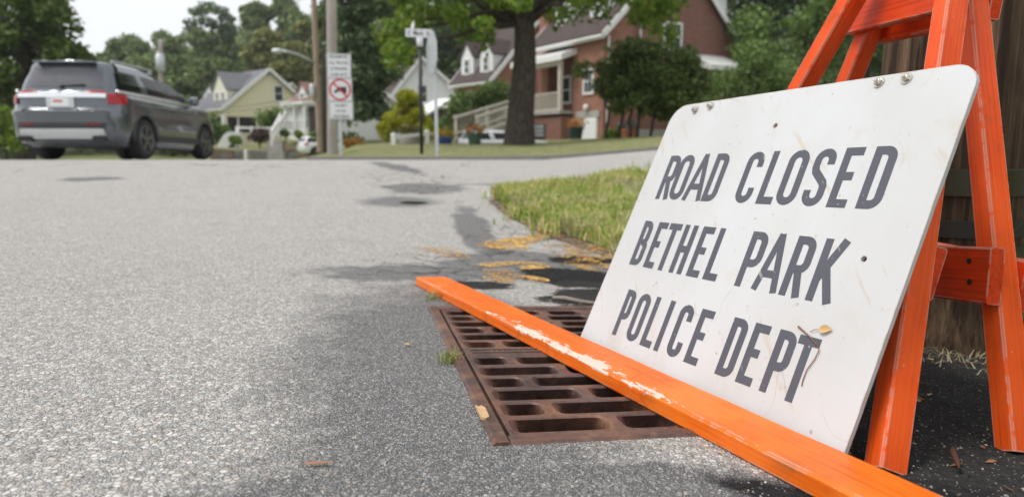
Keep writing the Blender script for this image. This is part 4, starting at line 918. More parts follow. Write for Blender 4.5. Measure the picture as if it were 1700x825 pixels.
DP, dpa, dpc = simple_pole('far utility pole with a transformer can above the SUV roof', (268, 200), (267, 66), 62, .2, M['pole_grey'], .0)
b = MB(); b.lathe(at(266, 104, 61.5), [(.3, -.75), (.36, -.7), (.36, .6), (.2, .72)], 14); b.build('transformer', M['galv'], DP, smooth=True); b = MB(); b.beam(at(259, 70, 62), at(275, 69, 62), .1, .12); b.build('cross_arm', M['pole_grey'], DP)
def wire(label, a, c, sag, r=.012):
    m = MB(); m.tube([a.lerp(c, t) - Vector((0, 0, sag * 4 * t * (1 - t))) for t in np.linspace(0, 1, 18)], r, 4); tag(m.build('power_line', simple('cable', (.05, .05, .05), .6) if 'cable' not in M else M['cable'], loc=a), label, 'cable', 'overhead cables')
M['cable'] = simple('cable black', (.05, .05, .05), .6)
wire('overhead cable crossing the sky from the thin brown pole to the far transformer pole', at(521, -12, 24), at(262, 70, 62), .8)
wire('thin cable strung from the thin brown pole in front of the yellow house gable', at(526, 152, 24), at(300, 160, 60), .7)
wire('lower cable strung from the thin brown pole across the yellow house towards the white house', at(527, 160, 24), at(300, 172, 60), .6)
# street name sign and stop sign
D = 13.6; b0 = at(700, 247, D); t0 = at(696.5, 42, D); up = (t0 - b0).normalized(); sn = empty('street_name_sign', b0, 'black post with two crossed white street name blades beside the edge-on stop sign', 'street sign')
b = MB(); b.tube([b0 - up * .1, b0.lerp(t0, .83)], .036, 12); b.build('post', simple('black post paint', (.02, .02, .022), .5), sn, smooth=True)
b = MB(); q = b0.lerp(t0, .83); b.tube([q, b0.lerp(t0, .90)], .06, 10); b.build('bracket', M['signface'], sn, smooth=True)
c_ = at(695.5, 55.5, D); R1 = Vector((1, .15, -.02)).normalized(); N1 = R1.cross(up); b = MB(); b.beam(c_ - R1 * .255, c_ + R1 * .255, .008, .155, up); bl = b.build('name_blade', M['signface'], sn); text_mesh('lettering', 'E  Mark  St', .118, M['ink'], bl, c_ - up * .042, R1, up, .007, sx=.80)
c_ = at(685, 44, D); R2 = Vector((.25, -1, 0)).normalized(); b = MB(); b.beam(c_ - R2 * .26, c_ + R2 * .26, .008, .13, up); b.build('name_blade', M['signface'], sn)
D = 13.3; b0 = at(726, 262, D); t0 = at(720.5, 56, D); up = (t0 - b0).normalized(); ssn = empty('stop_sign', b0, 'grey steel post with an octagonal stop sign seen almost edge-on from behind', 'stop sign')
b = MB(); b.beam(b0 - up * .1, b0.lerp(t0, .97), .06, .05, (0, -1, 0)); b.build('post', M['galv'], ssn)
c_ = at(719, 89, D); RO = Vector((-.38, .93, 0)).normalized(); NO = RO.cross(Vector((0, 0, 1))).normalized(); b = MB(); k = .38 / math.cos(math.pi / 8); c_ = c_ - NO * .035
b.prism([c_ + RO * (k * math.cos(math.pi / 8 + i * math.pi / 4)) + Vector((0, 0, 1)) * (k * math.sin(math.pi / 8 + i * math.pi / 4)) for i in range(8)], NO * .004); b.build('sign_panel', M['galv'], ssn)

# ------------------------------------------------------------ houses
M['brick'] = brick_mat('red brick', (.15, .064, .048), (.26, .118, .088), (.27, .24, .22)); M['brick2'] = brick_mat('orange brick', (.21, .088, .060), (.34, .155, .105), (.30, .26, .23))
M['yellow_siding'] = course_mat('pale yellow siding', (.70, .655, .46), (.75, .70, .51), .2); M['white_siding'] = course_mat('white siding', (.72, .73, .74), (.78, .79, .80), .2)
M['cream_siding'] = course_mat('cream siding', (.70, .68, .56), (.76, .74, .62), .2); M['roof_grey'] = course_mat('grey shingles', (.13, .135, .15), (.19, .19, .205), .17); M['roof_brown'] = course_mat('brown shingles', (.060, .044, .043), (.10, .074, .07), .17); M['roof_red'] = course_mat('reddish shingles', (.20, .12, .10), (.27, .165, .135), .17)
M['roof_dark'] = course_mat('dark shingles', (.075, .075, .09), (.11, .11, .125), .17); M['trim'] = simple('white trim', (.74, .74, .73), .55, .06, 2); M['beige'] = simple('beige trim', (.56, .52, .45), .6, .1, 2)
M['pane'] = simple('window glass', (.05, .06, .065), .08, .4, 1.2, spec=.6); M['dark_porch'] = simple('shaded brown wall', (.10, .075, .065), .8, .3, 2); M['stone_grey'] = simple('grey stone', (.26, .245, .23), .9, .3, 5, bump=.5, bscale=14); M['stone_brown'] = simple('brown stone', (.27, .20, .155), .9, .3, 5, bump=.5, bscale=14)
class House:
    def __init__(s, name, label, loc, yaw): s.e = empty(name, loc, label, 'house', rot=(0, 0, rad(yaw)), group='houses along the far street')
    def part(s, mb, name, mat, parent=None): 
        me = mb.mesh(); bm = bmesh.new(); bm.from_mesh(me); bmesh.ops.recalc_face_normals(bm, faces=bm.faces); bm.to_mesh(me); bm.free(); return link(name, me, mat, parent or s.e, local=True)
    def body(s, L, W, ev, rg, wall, roof, yr=.5, evb=None, ov=.35, x0=0., y0=0., trim='trim', zb=-1., thk=.16):
        evb = ev if evb is None else evb; ym = y0 + W * yr; W1 = y0 + W
        pr = [(x0, y0, zb), (x0, W1, zb), (x0, W1, evb), (x0, ym, rg), (x0, y0, ev)]; b = MB(); b.prism([Vector(p) for p in pr], Vector((L - x0, 0, 0))); s.part(b, 'wall', wall)
        for ya, za, sg in ((y0, ev, -1), (W1, evb, 1)):
            d = Vector((0, ya - ym, za - rg)); u = d.normalized(); nrm = Vector((0, -u.z, u.y)); nrm = nrm if nrm.z > 0 else -nrm
            p0 = Vector((x0 - ov, ym, rg)) + nrm * .012; p1 = Vector((x0 - ov, ya, za)) + u * ov + nrm * .012; b = MB(); b.prism([p0, p1, p1 + nrm * thk, p0 + nrm * thk], Vector((L - x0 + 2 * ov, 0, 0))); s.part(b, 'roof', roof)
            b = MB()
            for xx in (x0 - ov - .035, L + ov + .035): b.beam(Vector((xx, ym, rg)) + nrm * .06, Vector((xx, ya, za)) + u * (ov + .02) + nrm * .06, .07, .26, nrm)
            e1 = p1 + u * .05 + nrm * .0; b.beam(e1, e1 + Vector((L - x0 + 2 * ov, 0, 0)), .10, .20, nrm); s.part(b, 'fascia', M[trim])
    def window(s, face, a, z, wd, hg, pos=0., frame='trim', parent=None, mull=True, proud=.05):
        """face: 'f' (y = pos, facing -y), 'g' (x = pos, facing +x), 'l' (x = pos, facing -x); a = centre along the face"""
        nrm, tn = {'f': (Vector((0, -1, 0)), Vector((1, 0, 0))), 'g': (Vector((1, 0, 0)), Vector((0, 1, 0))), 'l': (Vector((-1, 0, 0)), Vector((0, 1, 0)))}[face]
        c = (Vector((a, pos, z)) if face == 'f' else Vector((pos, a, z))) + nrm * (proud * .5); Z = Vector((0, 0, 1)); b = MB(); t = .11
        for sg in (-1, 1): b.beam(c + tn * (sg * (wd / 2)) - Z * (hg / 2 + t / 2), c + tn * (sg * (wd / 2)) + Z * (hg / 2 + t / 2), t, proud + .04, nrm)
        for sg in (-1, 1): b.beam(c + Z * (sg * hg / 2) - tn * (wd / 2 - t / 2), c + Z * (sg * hg / 2) + tn * (wd / 2 - t / 2), t, proud + .036, nrm)
        if mull: b.beam(c - tn * (wd / 2 - t / 2), c + tn * (wd / 2 - t / 2), .06, proud, nrm)
        f = s.part(b, 'window', M[frame], parent); b = MB(); b.beam(c - Z * (hg / 2 - t / 2) - nrm * .01, c + Z * (hg / 2 - t / 2) - nrm * .01, wd - t, .02, nrm) if False else None
        b = MB(); q = c - nrm * .005; b.prism([q + tn * sx * (wd / 2 - t / 2) + Z * sz * (hg / 2 - t / 2) for sx, sz in ((-1, -1), (1, -1), (1, 1), (-1, 1))], -nrm * .02)
        if parent is None: s.part(b, 'pane', M['pane'], f)
        else: s.part(b, 'pane', M['pane'], parent)
        return f
    def dormer(s, xc, wd, yf, yb, zb, ze, zr, wall, roof, win=True, n=1):
        b = MB(); b.prism([Vector((xc - wd / 2, yf, zb)), Vector((xc + wd / 2, yf, zb)), Vector((xc + wd / 2, yf, ze)), Vector((xc, yf, zr)), Vector((xc - wd / 2, yf, ze))], Vector((0, yb - yf, 0))); d = s.part(b, 'dormer', wall)
        for sg in (-1, 1):
            u = Vector((sg * wd / 2, 0, ze - zr)).normalized(); nrm = Vector((-u.z * sg, 0, abs(u.x))); p0 = Vector((xc, yf - .15, zr)) + nrm * .01; p1 = Vector((xc + sg * wd / 2, yf - .15, ze)) + u * .15 + nrm * .01; b = MB(); b.prism([p0, p1, p1 + nrm * .1, p0 + nrm * .1], Vector((0, yb - yf + .15, 0))); s.part(b, 'dormer_roof', roof, d)
        if win:
            for k in range(n): s.window('f', xc + (k - (n - 1) / 2) * wd * .42, (zb + ze) / 2 + .1, min(.62, wd * .42), (ze - zb) * .62, yf, parent=d)
        return d
def hloc(px, d, zrel): return Vector(((px - 850) / F * d, d, CZ + zrel))

# yellow cape house
h = House('yellow_house', 'pale yellow house with grey roof, white dormer and dark corner porch beyond the stone wall', hloc(380, 60, -1.3), -45)
h.body(0, 8.4, 4.2, 7.6, M['yellow_siding'], M['roof_grey'], x0=-6.6, zb=-1.5)
h.dormer(-1.95, 3.0, .6, 4.2, 4.1, 5.8, 7.3, M['cream_siding'], M['roof_grey'], True, 2)
b = MB(); b.box((.02, 1.55, 2.75), (.06, 2.5, 1.35)); h.part(b, 'porch_shade_panel', M['porch_shade']); b = MB(); b.box((-2.2, -.01, 2.75), (3.6, .06, 1.35)); h.part(b, 'porch_shade_panel', M['porch_shade'])  # dark panels flat on the walls stand in for the shaded porch
for c_, z_ in (((-.02, .0, 2.3), (.3, .3, 2.6)), ((-4.2, -.03, 2.5), (.25, .16, 2.6)), ((.06, 1.2, 2.7), (.05, .12, 1.35))): b = MB(); b.box(c_, z_); h.part(b, 'porch_post', M['trim'])
h.window('g', 5.55, 2.75, .95, 1.5); h.window('g', 5.1, 5.6, .85, 1.35); h.window('g', 4.2, 7.3, .4, .45, mull=False)
b = MB(); b.box((-3.6, 4.2, 7.5), (.4, .4, .8)); h.part(b, 'chimney', M['brick'])
# white house with reddish roof
h = House('white_house', 'white house with reddish roof, small dormer and railed front porch behind the thin brown pole', hloc(546, 49, .3), -45)
h.body(0, 6.2, 2.45, 4.1, M['white_siding'], M['roof_red'], x0=-5.6, zb=-1.2)
h.dormer(-4.0, 1.25, .45, 2.6, 2.3, 3.35, 4.0, M['white_siding'], M['roof_red'], True, 1)
h.dormer(-1.5, 1.25, .45, 2.6, 2.3, 3.35, 4.0, M['white_siding'], M['roof_red'], True, 1)
h.window('f', -4.2, 1.35, .55, 1.5); h.window('f', -2.6, 1.35, .5, 1.5)
b = MB(); b.box((-1.6, -.8, .2), (3.0, 1.6, .25)); h.part(b, 'porch_floor', M['trim']); b = MB(); b.box((-1.6, -.85, 2.35), (3.2, 1.8, .2)); h.part(b, 'porch_roof', M['trim'])
for x in (-3.0, -1.6, -.2): b = MB(); b.box((x, -1.5, 1.25), (.16, .16, 2.1)); h.part(b, 'porch_post', M['trim'])
b = MB(); b.beam((-3.0, -1.5, 1.15), (-.2, -1.5, 1.15), .08, .08); b.beam((-3.0, -1.5, .5), (-.2, -1.5, .5), .08, .08)
for x in np.arange(-2.9, -.25, .17): b.beam((x, -1.5, .5), (x, -1.5, 1.15), .05, .05, (0, 1, 0))
h.part(b, 'porch_railing', M['trim']); b = MB(); b.box((-1.4, -.02, 1.3), (2.0, .06, 2.0)); h.part(b, 'porch_shade_panel', M['dark_porch'])  # dark panel on the wall paints the shade under the porch roof
# distant white house with dark roof
h = House('white_house', 'distant white house with dark roof and gabled wing above the SUV bonnet', hloc(392, 86, .9), -28)
h.body(6, 8, 3.3, 6.1, M['white_siding'], M['roof_dark'], x0=-4, zb=-3)
h.dormer(-2.2, 4.6, -1.2, 3.5, -3, 2.9, 4.9, M['white_siding'], M['roof_dark'], False); h.window('f', -2.2, 1.2, .7, 1.4, -1.2); h.dormer(-4.2, 2.4, .4, 3.8, 3.4, 4.9, 6.0, M['white_siding'], M['roof_dark'], False)
# white gabled house
h = House('white_house', 'white gabled house with brown roof half hidden behind the golden conifer', hloc(650, 66, -.4), -72)
h.body(0, 6.6, 4.3, 8.2, M['white_siding'], M['roof_brown'], yr=.47, x0=-9, zb=-2, evb=5.3)
h.window('g', 3.1, 6.9, .5, .8); h.window('g', 3.2, 4.9, .9, 1.6)
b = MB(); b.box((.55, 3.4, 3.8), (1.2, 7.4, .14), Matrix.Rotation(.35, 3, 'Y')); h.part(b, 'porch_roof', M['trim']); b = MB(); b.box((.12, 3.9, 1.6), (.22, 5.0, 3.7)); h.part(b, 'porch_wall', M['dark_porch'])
b = MB(); b.box((-3.2, 1.6, 7.3), (.3, .3, .9)); h.part(b, 'vent_pipe', M['trim'])
# brick house with two dormers
h = House('brick_house', 'orange brick house with brown roof and two white dormers left of the big tree trunk', hloc(815, 49, .15), -52)
h.body(0, 8.2, 4.15, 8.4, M['brick2'], M['roof_brown'], x0=-4.6, zb=-1.5)
for xc in (-3.35, -.95): h.dormer(xc, 1.55, .35, 3.4, 4.35, 6.0, 7.0, M['white_siding'], M['roof_brown'])
b = MB(); b.prism([Vector((-4.6, -.1, 2.9)), Vector((-4.6, -2.6, 1.6)), Vector((-4.6, -2.6, 1.75)), Vector((-4.6, -.1, 3.1))], Vector((-2.6, 0, 0))); h.part(b, 'porch_awning', M['white_siding'])
h.window('g', 1.6, 2.6, .9, 1.4); h.window('f', -2, 2.6, .9, 1.4)
b = MB(); b.box((-4.9, .3, 2.0), (.12, .12, 4.4)); h.part(b, 'downpipe', M['trim'])
# nearest brick house
HB = hloc(998, 33, .13); HY = -60
h = House('brick_house', 'red brick house with raised corner porch and white garage door right of the big tree', HB, HY)
L0, W0, EV, RG = -6.2, 8.6, 4.95, 9.2; RX = -2.5
b = MB(); b.prism([Vector((L0, 1.7, -1)), Vector((L0, W0, -1)), Vector((L0, W0, EV)), Vector((L0, W0 / 2, RG)), Vector((L0, 1.7, EV + 1.55))], Vector((-L0, 0, 0))); h.part(b, 'wall', M['brick'])
b = MB(); b.prism([Vector((RX, .0, -1)), Vector((RX, 1.7, -1)), Vector((RX, 1.7, EV + 1.55)), Vector((RX, 0, EV))], Vector((-RX, 0, 0))); h.part(b, 'wall', M['brick2'])
for ya, sg in ((0, -1), (W0, 1)):
    d = Vector((0, ya - W0 / 2, EV - RG)); u = d.normalized(); nrm = Vector((0, -u.z, u.y)); nrm = nrm if nrm.z > 0 else -nrm
    p0 = Vector((L0 - .3, W0 / 2, RG)) + nrm * .012; p1 = Vector((L0 - .3, ya, EV)) + u * .35 + nrm * .012; b = MB(); b.prism([p0, p1, p1 + nrm * .16, p0 + nrm * .16], Vector((-L0 + .6, 0, 0))); h.part(b, 'roof', M['roof_brown'])
    b = MB()
    for xx in (L0 - .335, .335): b.beam(Vector((xx, W0 / 2, RG)) + nrm * .02, Vector((xx, ya, EV)) + u * .37 + nrm * .05, .07, .26, nrm)
    e1 = p1 + u * .06; b.beam(e1, e1 + Vector((-L0 + .6, 0, 0)), .14, .18, nrm); h.part(b, 'fascia', M['trim'])
for xc in (-4.6, -1.5): h.dormer(xc, 1.35, .75, 3.6, EV + .55, EV + 2.3, EV + 3.2, M['white_siding'], M['roof_brown'])
b = MB(); b.prism([Vector((-3.6, W0 - 2.9, EV + 2.2)), Vector((-3.6, W0 - .3, EV - .1)), Vector((-3.6, W0 - .3, EV + 2.35)), Vector((-3.6, W0 - 2.9, RG - .6))], Vector((3.2, 0, 0))); d = h.part(b, 'dormer', M['white_siding'])
b = MB(); b.prism([Vector((-3.9, W0 - 3.2, RG - .55)), Vector((-3.9, W0, EV + 2.25)), Vector((-3.9, W0, EV + 2.4)), Vector((-3.9, W0 - 3.2, RG - .4))], Vector((3.8, 0, 0))); h.part(b, 'dormer_roof', M['roof_brown'], d)
b = MB(); b.box((L0 - .56, 1.35, 3.2), (.95, .8, 7.6)); ch = h.part(b, 'chimney', M['brick2']); b = MB(); b.box((L0 - .56, 1.35, 7.06), (1.12, .95, .16)); h.part(b, 'chimney_cap', M['concrete'], ch)
# porch in the recess
PF = 1.32
b = MB(); b.box(((L0 + RX) / 2 - .35, .45, (PF - 1.15) / 2 - .1), (-L0 + RX + .66, 2.3, PF + .95)); h.part(b, 'porch_base', M['brick'])
b = MB(); b.box(((L0 + RX) / 2 - .35, .42, PF), (-L0 + RX + .8, 2.5, .16)); h.part(b, 'porch_floor', M['concrete'])
for x in (L0 - .55, RX - .2): b = MB(); b.box((x, -.62, PF + 1.28), (.19, .19, 2.4)); h.part(b, 'porch_post', M['beige'])
b = MB(); b.prism([Vector((L0 - .95, -.95, PF + 2.5)), Vector((L0 - .95, -.95, PF + 2.8)), Vector((L0 - .95, 1.9, PF + 3.75)), Vector((L0 - .95, 1.9, PF + 3.45))], Vector((-L0 + RX + 1.3, 0, 0))); h.part(b, 'porch_roof', M['trim'])
b = MB(); b.beam((L0 - .55, -.62, PF + 2.42), (RX - .1, -.62, PF + 2.42), .2, .22); h.part(b, 'porch_beam', M['beige'])
b = MB()
for z in (.14, .98): b.beam((L0 - .55, -.64, PF + z), (RX - .2, -.64, PF + z), .07, .06); b.beam((L0 - .57, -.6, PF + z), (L0 - .57, 1.6, PF + z), .07, .06)
for x in np.arange(L0 - .4, RX - .25, .145): b.box((x, -.64, PF + .56), (.04, .04, .8))
for y in np.arange(-.45, 1.6, .145): b.box((L0 - .57, y, PF + .56), (.04, .04, .8))
h.part(b, 'porch_railing', M['beige'])
b = MB(); b.box((L0 + 2.35, 1.66, PF + 1.1), (.95, .1, 2.05)); dr = h.part(b, 'front_door', M['beige']); b = MB(); b.box((L0 + 2.35, 1.6, PF + 1.25), (.5, .05, 1.3)); h.part(b, 'door_glass', M['pane'], dr)
b = MB(); b.box((RX - .03, .95, PF + 1.2), (.1, 1.1, 2.2)); dr = h.part(b, 'storm_door', M['trim']); b = MB(); b.box((RX - .09, .95, PF + 1.25), (.05, .85, 1.85)); h.part(b, 'door_glass', M['pane'], dr)
h.window('f', L0 + .7, PF + 1.35, .85, 1.4, 1.7)
h.window('f', -1.15, 2.75, .75, 1.15, 0)
b = MB(); b.box((L0 + 1.6, -.72, .42), (1.35, .08, .72)); wn = h.part(b, 'basement_window', M['roof_dark']); b = MB()
for i in range(5):
    for j in range(3): b.box((L0 + 1.6 + (i - 2) * .24, -.765, .42 + (j - 1) * .21), (.2, .04, .17))
h.part(b, 'glass_block', simple('glass block', (.30, .33, .34), .2, .3, 3), wn)
b = MB(); b.box((-1.15, -.035, .48), (1.55, .07, 1.05)); gd = h.part(b, 'garage_door', M['trim']); b = MB()
for k in range(4): b.box((-1.15, -.08, .1 + .255 * k), (1.45, .03, .225))
h.part(b, 'door_panel', M['white'], gd)
b = MB(); b.box((-1.15, -.02, 1.18), (1.9, .12, .3)); h.part(b, 'lintel', M['concrete'])
b = MB(); b.lathe((-1.15, -.16, 1.48), [(.05, -.1), (.13, -.06), (.14, .08), (.06, .16)], 10); h.part(b, 'porch_light', M['white'])
h.window('g', 4.2, 5.0, 1.15, 1.3); h.window('g', 1.0, 1.75, .5, .65, mull=False)
b = MB(); b.box((.06, W0 / 2, 8.0), (.1, .35, .9)); h.part(b, 'gable_vent', M['trim'])
b = MB(); b.box((.06, 1.1, -.15), (.12, 2.0, 1.2)); b.box((.06, 5.3, -.15), (.12, 6.2, 1.2)); h.part(b, 'foundation', M['concrete'])
b = MB(); b.prism([Vector((.05, 5.4, 3.75)), Vector((1.5, 5.4, 3.35)), Vector((1.5, 5.4, 3.6)), Vector((.05, 5.4, 4.25))], Vector((0, 2.4, 0))); h.part(b, 'side_canopy', M['trim'])
b = MB(); b.tube([(.12, .18, EV - .2), (.12, .18, -.3)], .05, 8); b.tube([(.2, 2.0, EV + .6), (.2, 2.0, EV - .9)], .05, 8); h.part(b, 'downpipe', M['trim'])
RZ = Matrix.Rotation(rad(HY), 4, 'Z')
def hb(x, y, z): return HB + (RZ @ Vector((x, y, z)))
# stairs up to the porch
st = empty('porch_stairs', hb(L0 - 3.4, -.2, 0), 'beige stair with white balustrade rising to the brick porch left of the trunk', 'stairs')
top = hb(L0 - .85, .2, PF); bot = at(772, 226, 31.5); bot.z = CZ + .12
dv = bot - top; hv = Vector((dv.x, dv.y, 0)).normalized(); sd_ = Vector((-hv.y, hv.x, 0)); b = MB(); nst = 8
for k in range(nst): p = top.lerp(bot, (k + .5) / nst); b.box(p - Vector((0, 0, .08)), ((Vector((dv.x, dv.y, 0)).length) / nst + .04, 1.1, .07), Matrix.Rotation(math.atan2(hv.y, hv.x), 3, 'Z'))
b.build('tread', M['concrete'], st); b = MB()
for s in (-.55, .55): b.beam(top + sd_ * s - Vector((0, 0, .25)), bot + sd_ * s - Vector((0, 0, .2)), .06, .34)
b.build('stringer', M['beige'], st); 
for s in (-.55, .55):
    b = MB(); Z = Vector((0, 0, 1)); b.beam(top + sd_ * s + Z * .95, bot + sd_ * s + Z * .95, .09, .10); b.beam(top + sd_ * s + Z * .2, bot + sd_ * s + Z * .2, .06, .07)
    for k in range(1, 26): p = top.lerp(bot, k / 26) + sd_ * s; b.beam(p + Z * .2, p + Z * .92, .035, .035, (0, 1, 0))
    for t in (0.02, .55, .98): p = top.lerp(bot, t) + sd_ * s; b.beam(p - Z * .3, p + Z * 1.05, .15, .15, (0, 1, 0))
    b.build('balustrade', M['beige'], st)

# ------------------------------------------------------------ stone wall, fences, pots and small yard things
wall = empty('retaining_wall', hloc(440, 47, -1.5), 'low grey and brown stone retaining wall below the yellow and white houses', 'stone wall')
def stone_wall(pa, pb, d0, d1, zt0, zt1, rows, mat_f):
    a, c = hloc(pa, d0, 0), hloc(pb, d1, 0); n_ = (c - a); n_.z = 0; Lw = n_.length; u = n_ / Lw; v = Vector((-u.y, u.x, 0)); core = MB()
    hh = 1.5; za, zb_ = CZ + zt0, CZ + zt1
    A, B = Vector((a.x, a.y, za)), Vector((c.x, c.y, zb_)); core.prism([A - v * -.05, B + v * .05, B + v * .05 - Vector((0, 0, hh)), A + v * .05 - Vector((0, 0, hh))], v * .35); core.build('wall_core', M['stone_brown'], wall)
    for r in range(rows):
        x = -.2 * (r % 2)
        while x < Lw:
            wd = random.uniform(.4, .85); x0, x1 = max(0, x), min(Lw, x + wd); x += wd
            if x1 - x0 < .12: continue
            t = (x0 + x1) / 2 / Lw; zt = za + (zb_ - za) * t - r * .30; b = MB(); c3 = A + u * ((x0 + x1) / 2); c3.z = zt - .145
            b.box(c3 - v * .02 + v * random.uniform(-.03, .03), (x1 - x0 - .035, .2, .265), Matrix((u, v, (0, 0, 1))).transposed() @ Matrix.Rotation(random.uniform(-.02, .02), 3, 'Y'), taper=.94); b.build('stone', mat_f(t), wall)
stone_wall(392, 449, 46, 46.6, -.55, -.60, 3, lambda t: M['stone_grey'] if random.random() < .8 else M['stone_brown'])
stone_wall(352, 391, 45.4, 45.9, -.42, -.55, 4, lambda t: M['stone_brown'] if random.random() < .75 else M['stone_grey'])
stone_wall(476, 545, 46.8, 47.6, -.35, -.55, 4, lambda t: M['stone_brown'] if t > .25 or random.random() < .3 else M['stone_grey'])
b = MB()
for k in range(6): b.box(hloc(463, 46.3 + k * .55, -.98 + k * .16), (1.05, .6, .5))
stp = b.build('garden_steps', M['concrete'], loc=hloc(463, 46.3, -1.2)); tag(stp, 'pale concrete garden steps climbing through the stone wall to the white porch', 'steps')
# front yards above the wall
def yard(name, pts, back, mat): 
    vs = [hloc(*p) for p in pts] + [hloc(*p) for p in back]; n = len(pts); return tag(MB().add(vs, [(i, i + 1, n + i + 1, n + i) for i in range(n - 1)]).build(name, mat), kind='structure')
yard('yard', [(325, 46, -.45), (350, 46.2, -.42), (391, 46.6, -.54), (449, 47, -.60)], [(300, 62, -.6), (340, 62, -.4), (385, 62, -.3), (449, 62, .1)], M['lawn']); yard('yard', [(476, 47.3, -.34), (510, 47.6, -.45), (546, 48.2, -.56)], [(476, 56, .5), (510, 56, .5), (556, 56, .45)], M['lawn'])
def post_fence(name, label, pts, tops, sz, mat, d, rails):
    e = empty(name, at(*pts[0], d[0]), label, 'fence', 'white fences of the far gardens'); P = [at(*p, q) for p, q in zip(pts, d)]; T = [at(*p, q) for p, q in zip(tops, d)]
    for p, t in zip(P, T): b = MB(); b.beam(p - Vector((0, 0, .2)), t, sz, sz, (0, 1, 0)); b.lathe(t, [(sz * .62, 0), (sz * .62, .03), (sz * .2, .07)], 8); b.build('post', mat, e)
    for i in range(len(P) - 1):
        for r in rails: b = MB(); b.beam(P[i].lerp(T[i], r), P[i + 1].lerp(T[i + 1], r), sz * .45, sz * .75); b.build('fence_rail', mat, e)
    return e
post_fence('white_fence', 'short white post and single rail fence in front of the golden conifer', [(653, 250), (709, 245), (738, 242)], [(653, 225), (709, 219.5), (738, 220)], .13, M['trim'], [20.5, 21.5, 22.3], [.88])
post_fence('white_fence', 'long white rail fence along the yard below the yellow house', [(394, 234), (418, 234), (452, 234)], [(394, 211), (418, 211.5), (452, 212)], .2, M['trim'], [52, 52, 52], [.95])
fe = empty('stair_railing', hloc(452, 47, -.6), 'white picket stair railing leading up to the porch of the white house', 'railing'); b = MB(); Z = Vector((0, 0, 1))
for (p, q, dd) in (((451, 240), (466, 210), (46.5, 49)), ((462, 226), (476, 205), (47.5, 50))):
    a_, c_ = at(*p, dd[0]), at(*q, dd[1]); b.beam(a_ + Z * .8, c_ + Z * .8, .1, .1); b.beam(a_ + Z * .25, c_ + Z * .25, .08, .08)
    for k in range(9): s = a_.lerp(c_, k / 8); b.beam(s + Z * -.1, s + Z * (.95 if k in (0, 8) else .8), .14 if k in (0, 8) else .06, .1 if k in (0, 8) else .06, (0, 1, 0))
b.build('balustrade', M['trim'], fe)
b = MB(); q = hloc(412.5, 34, -.95); b.lathe(q - Vector((0, 0, .25)), [(.09, 0), (.09, .70), (.07, .78), (.02, .8)], 14); o = b.build('marker_post', M['trim'], loc=q); tag(o, 'short white marker post in front of the grey stone wall', 'post')
def camper():
    e = empty('camper_trailer', hloc(372, 51, -.55), 'small white camper trailer with a sloping nose parked below the yellow house', 'trailer'); A = hloc(367, 51, -.55); b = MB()
    pr = [(0, .15), (.18, .2), (1.6, .2), (1.6, 1.35), (.75, 1.35), (.45, 1.15), (.0, .45)]; u = Vector((.97, .25, 0)); b.prism([A + u * x + Vector((0, 0, z - .1)) for x, z in pr], Vector((-.45, 1.7, 0))); b.build('shell', M['white'], e); b = MB(); b.box(A + u * 1.0 + Vector((0, -.02, .72)), (.5, .08, .4)); b.build('window', M['carglass'], e)
    for s in (0, 1.5): b = MB(); b.lathe(A + u * 1.0 + Vector((0, s, .12)), [(.16, -.08), (.24, -.08), (.24, .08), (.16, .08)], 16, R=Matrix.Rotation(math.pi / 2, 3, 'X')); b.build('wheel', M['tyre'], e)
camper()
def pot(name, label, px, py, d, r, hgt, mat, flow, rim=1.12):
    b0 = at(px, py, d); e = empty(name, b0, label, 'flower pot', 'flower pots in the far gardens'); b = MB(); b.lathe(b0 - Vector((0, 0, .04)), [(r * .7, 0), (r * .85, hgt * .4), (r, hgt * .9), (r * rim, hgt * .92), (r * rim, hgt + .04), (r * .85, hgt + .03)], 18); autosmooth(b.build('pot', mat, e), 40)
    me = crown_mesh([(b0 + Vector((0, 0, hgt + r * .45)), (r * 1.35, r * 1.35, r * .8))], 260, .05 * (r / .25), int(px)); tag(link('flowers', me, flow, e), kind='stuff'); return e
def crown_mesh(clumps, n_tot, size, seed, up=.4, hollow=.45, aspect=.6):
    g = np.random.default_rng(seed); vol = np.array([r[0] * r[1] * r[2] for _, r in clumps]) ** .7; cnt = np.maximum(4, (n_tot * vol / vol.sum()).astype(int)); Ps = []; Ns = []
    for (c, r), k in zip(clumps, cnt):
        d = g.normal(size=(k, 3)); d /= np.linalg.norm(d, axis=1)[:, None]; q = g.uniform(hollow ** 3, 1, k) ** (1 / 3); q *= 1 + .16 * np.sin(d[:, 0] * 5 + seed) * np.cos(d[:, 1] * 6) + .12 * g.normal(size=k)
        Ps.append(np.array(c) + d * q[:, None] * np.array(r)); Ns.append(d)
    P = np.concatenate(Ps); D = np.concatenate(Ns); n = len(P); nv = D * .6 + g.normal(size=(n, 3)) * .7; nv[:, 2] += up; nv /= np.linalg.norm(nv, axis=1)[:, None]
    t = np.cross(nv, g.normal(size=(n, 3))); t /= np.linalg.norm(t, axis=1)[:, None]; bb = np.cross(nv, t); s = size * g.uniform(.6, 1.35, n)[:, None]
    V = np.empty((n, 4, 3)); V[:, 0] = P - t * s; V[:, 1] = P + bb * s * aspect - t * s * .1; V[:, 2] = P + t * s; V[:, 3] = P - bb * s * aspect + t * s * .1
    V[:, 0] -= nv * s * .25; V[:, 2] -= nv * s * .25
    me = bpy.data.meshes.new('leaves'); me.vertices.add(n * 4); me.vertices.foreach_set('co', V.reshape(-1)); me.loops.add(n * 4); me.loops.foreach_set('vertex_index', np.arange(n * 4)); me.polygons.add(n); me.polygons.foreach_set('loop_start', np.arange(0, n * 4, 4)); me.polygons.foreach_set('loop_total', np.full(n, 4)); me.update(calc_edges=True); return me
LG = lambda *c: [tuple(q) for q in c]
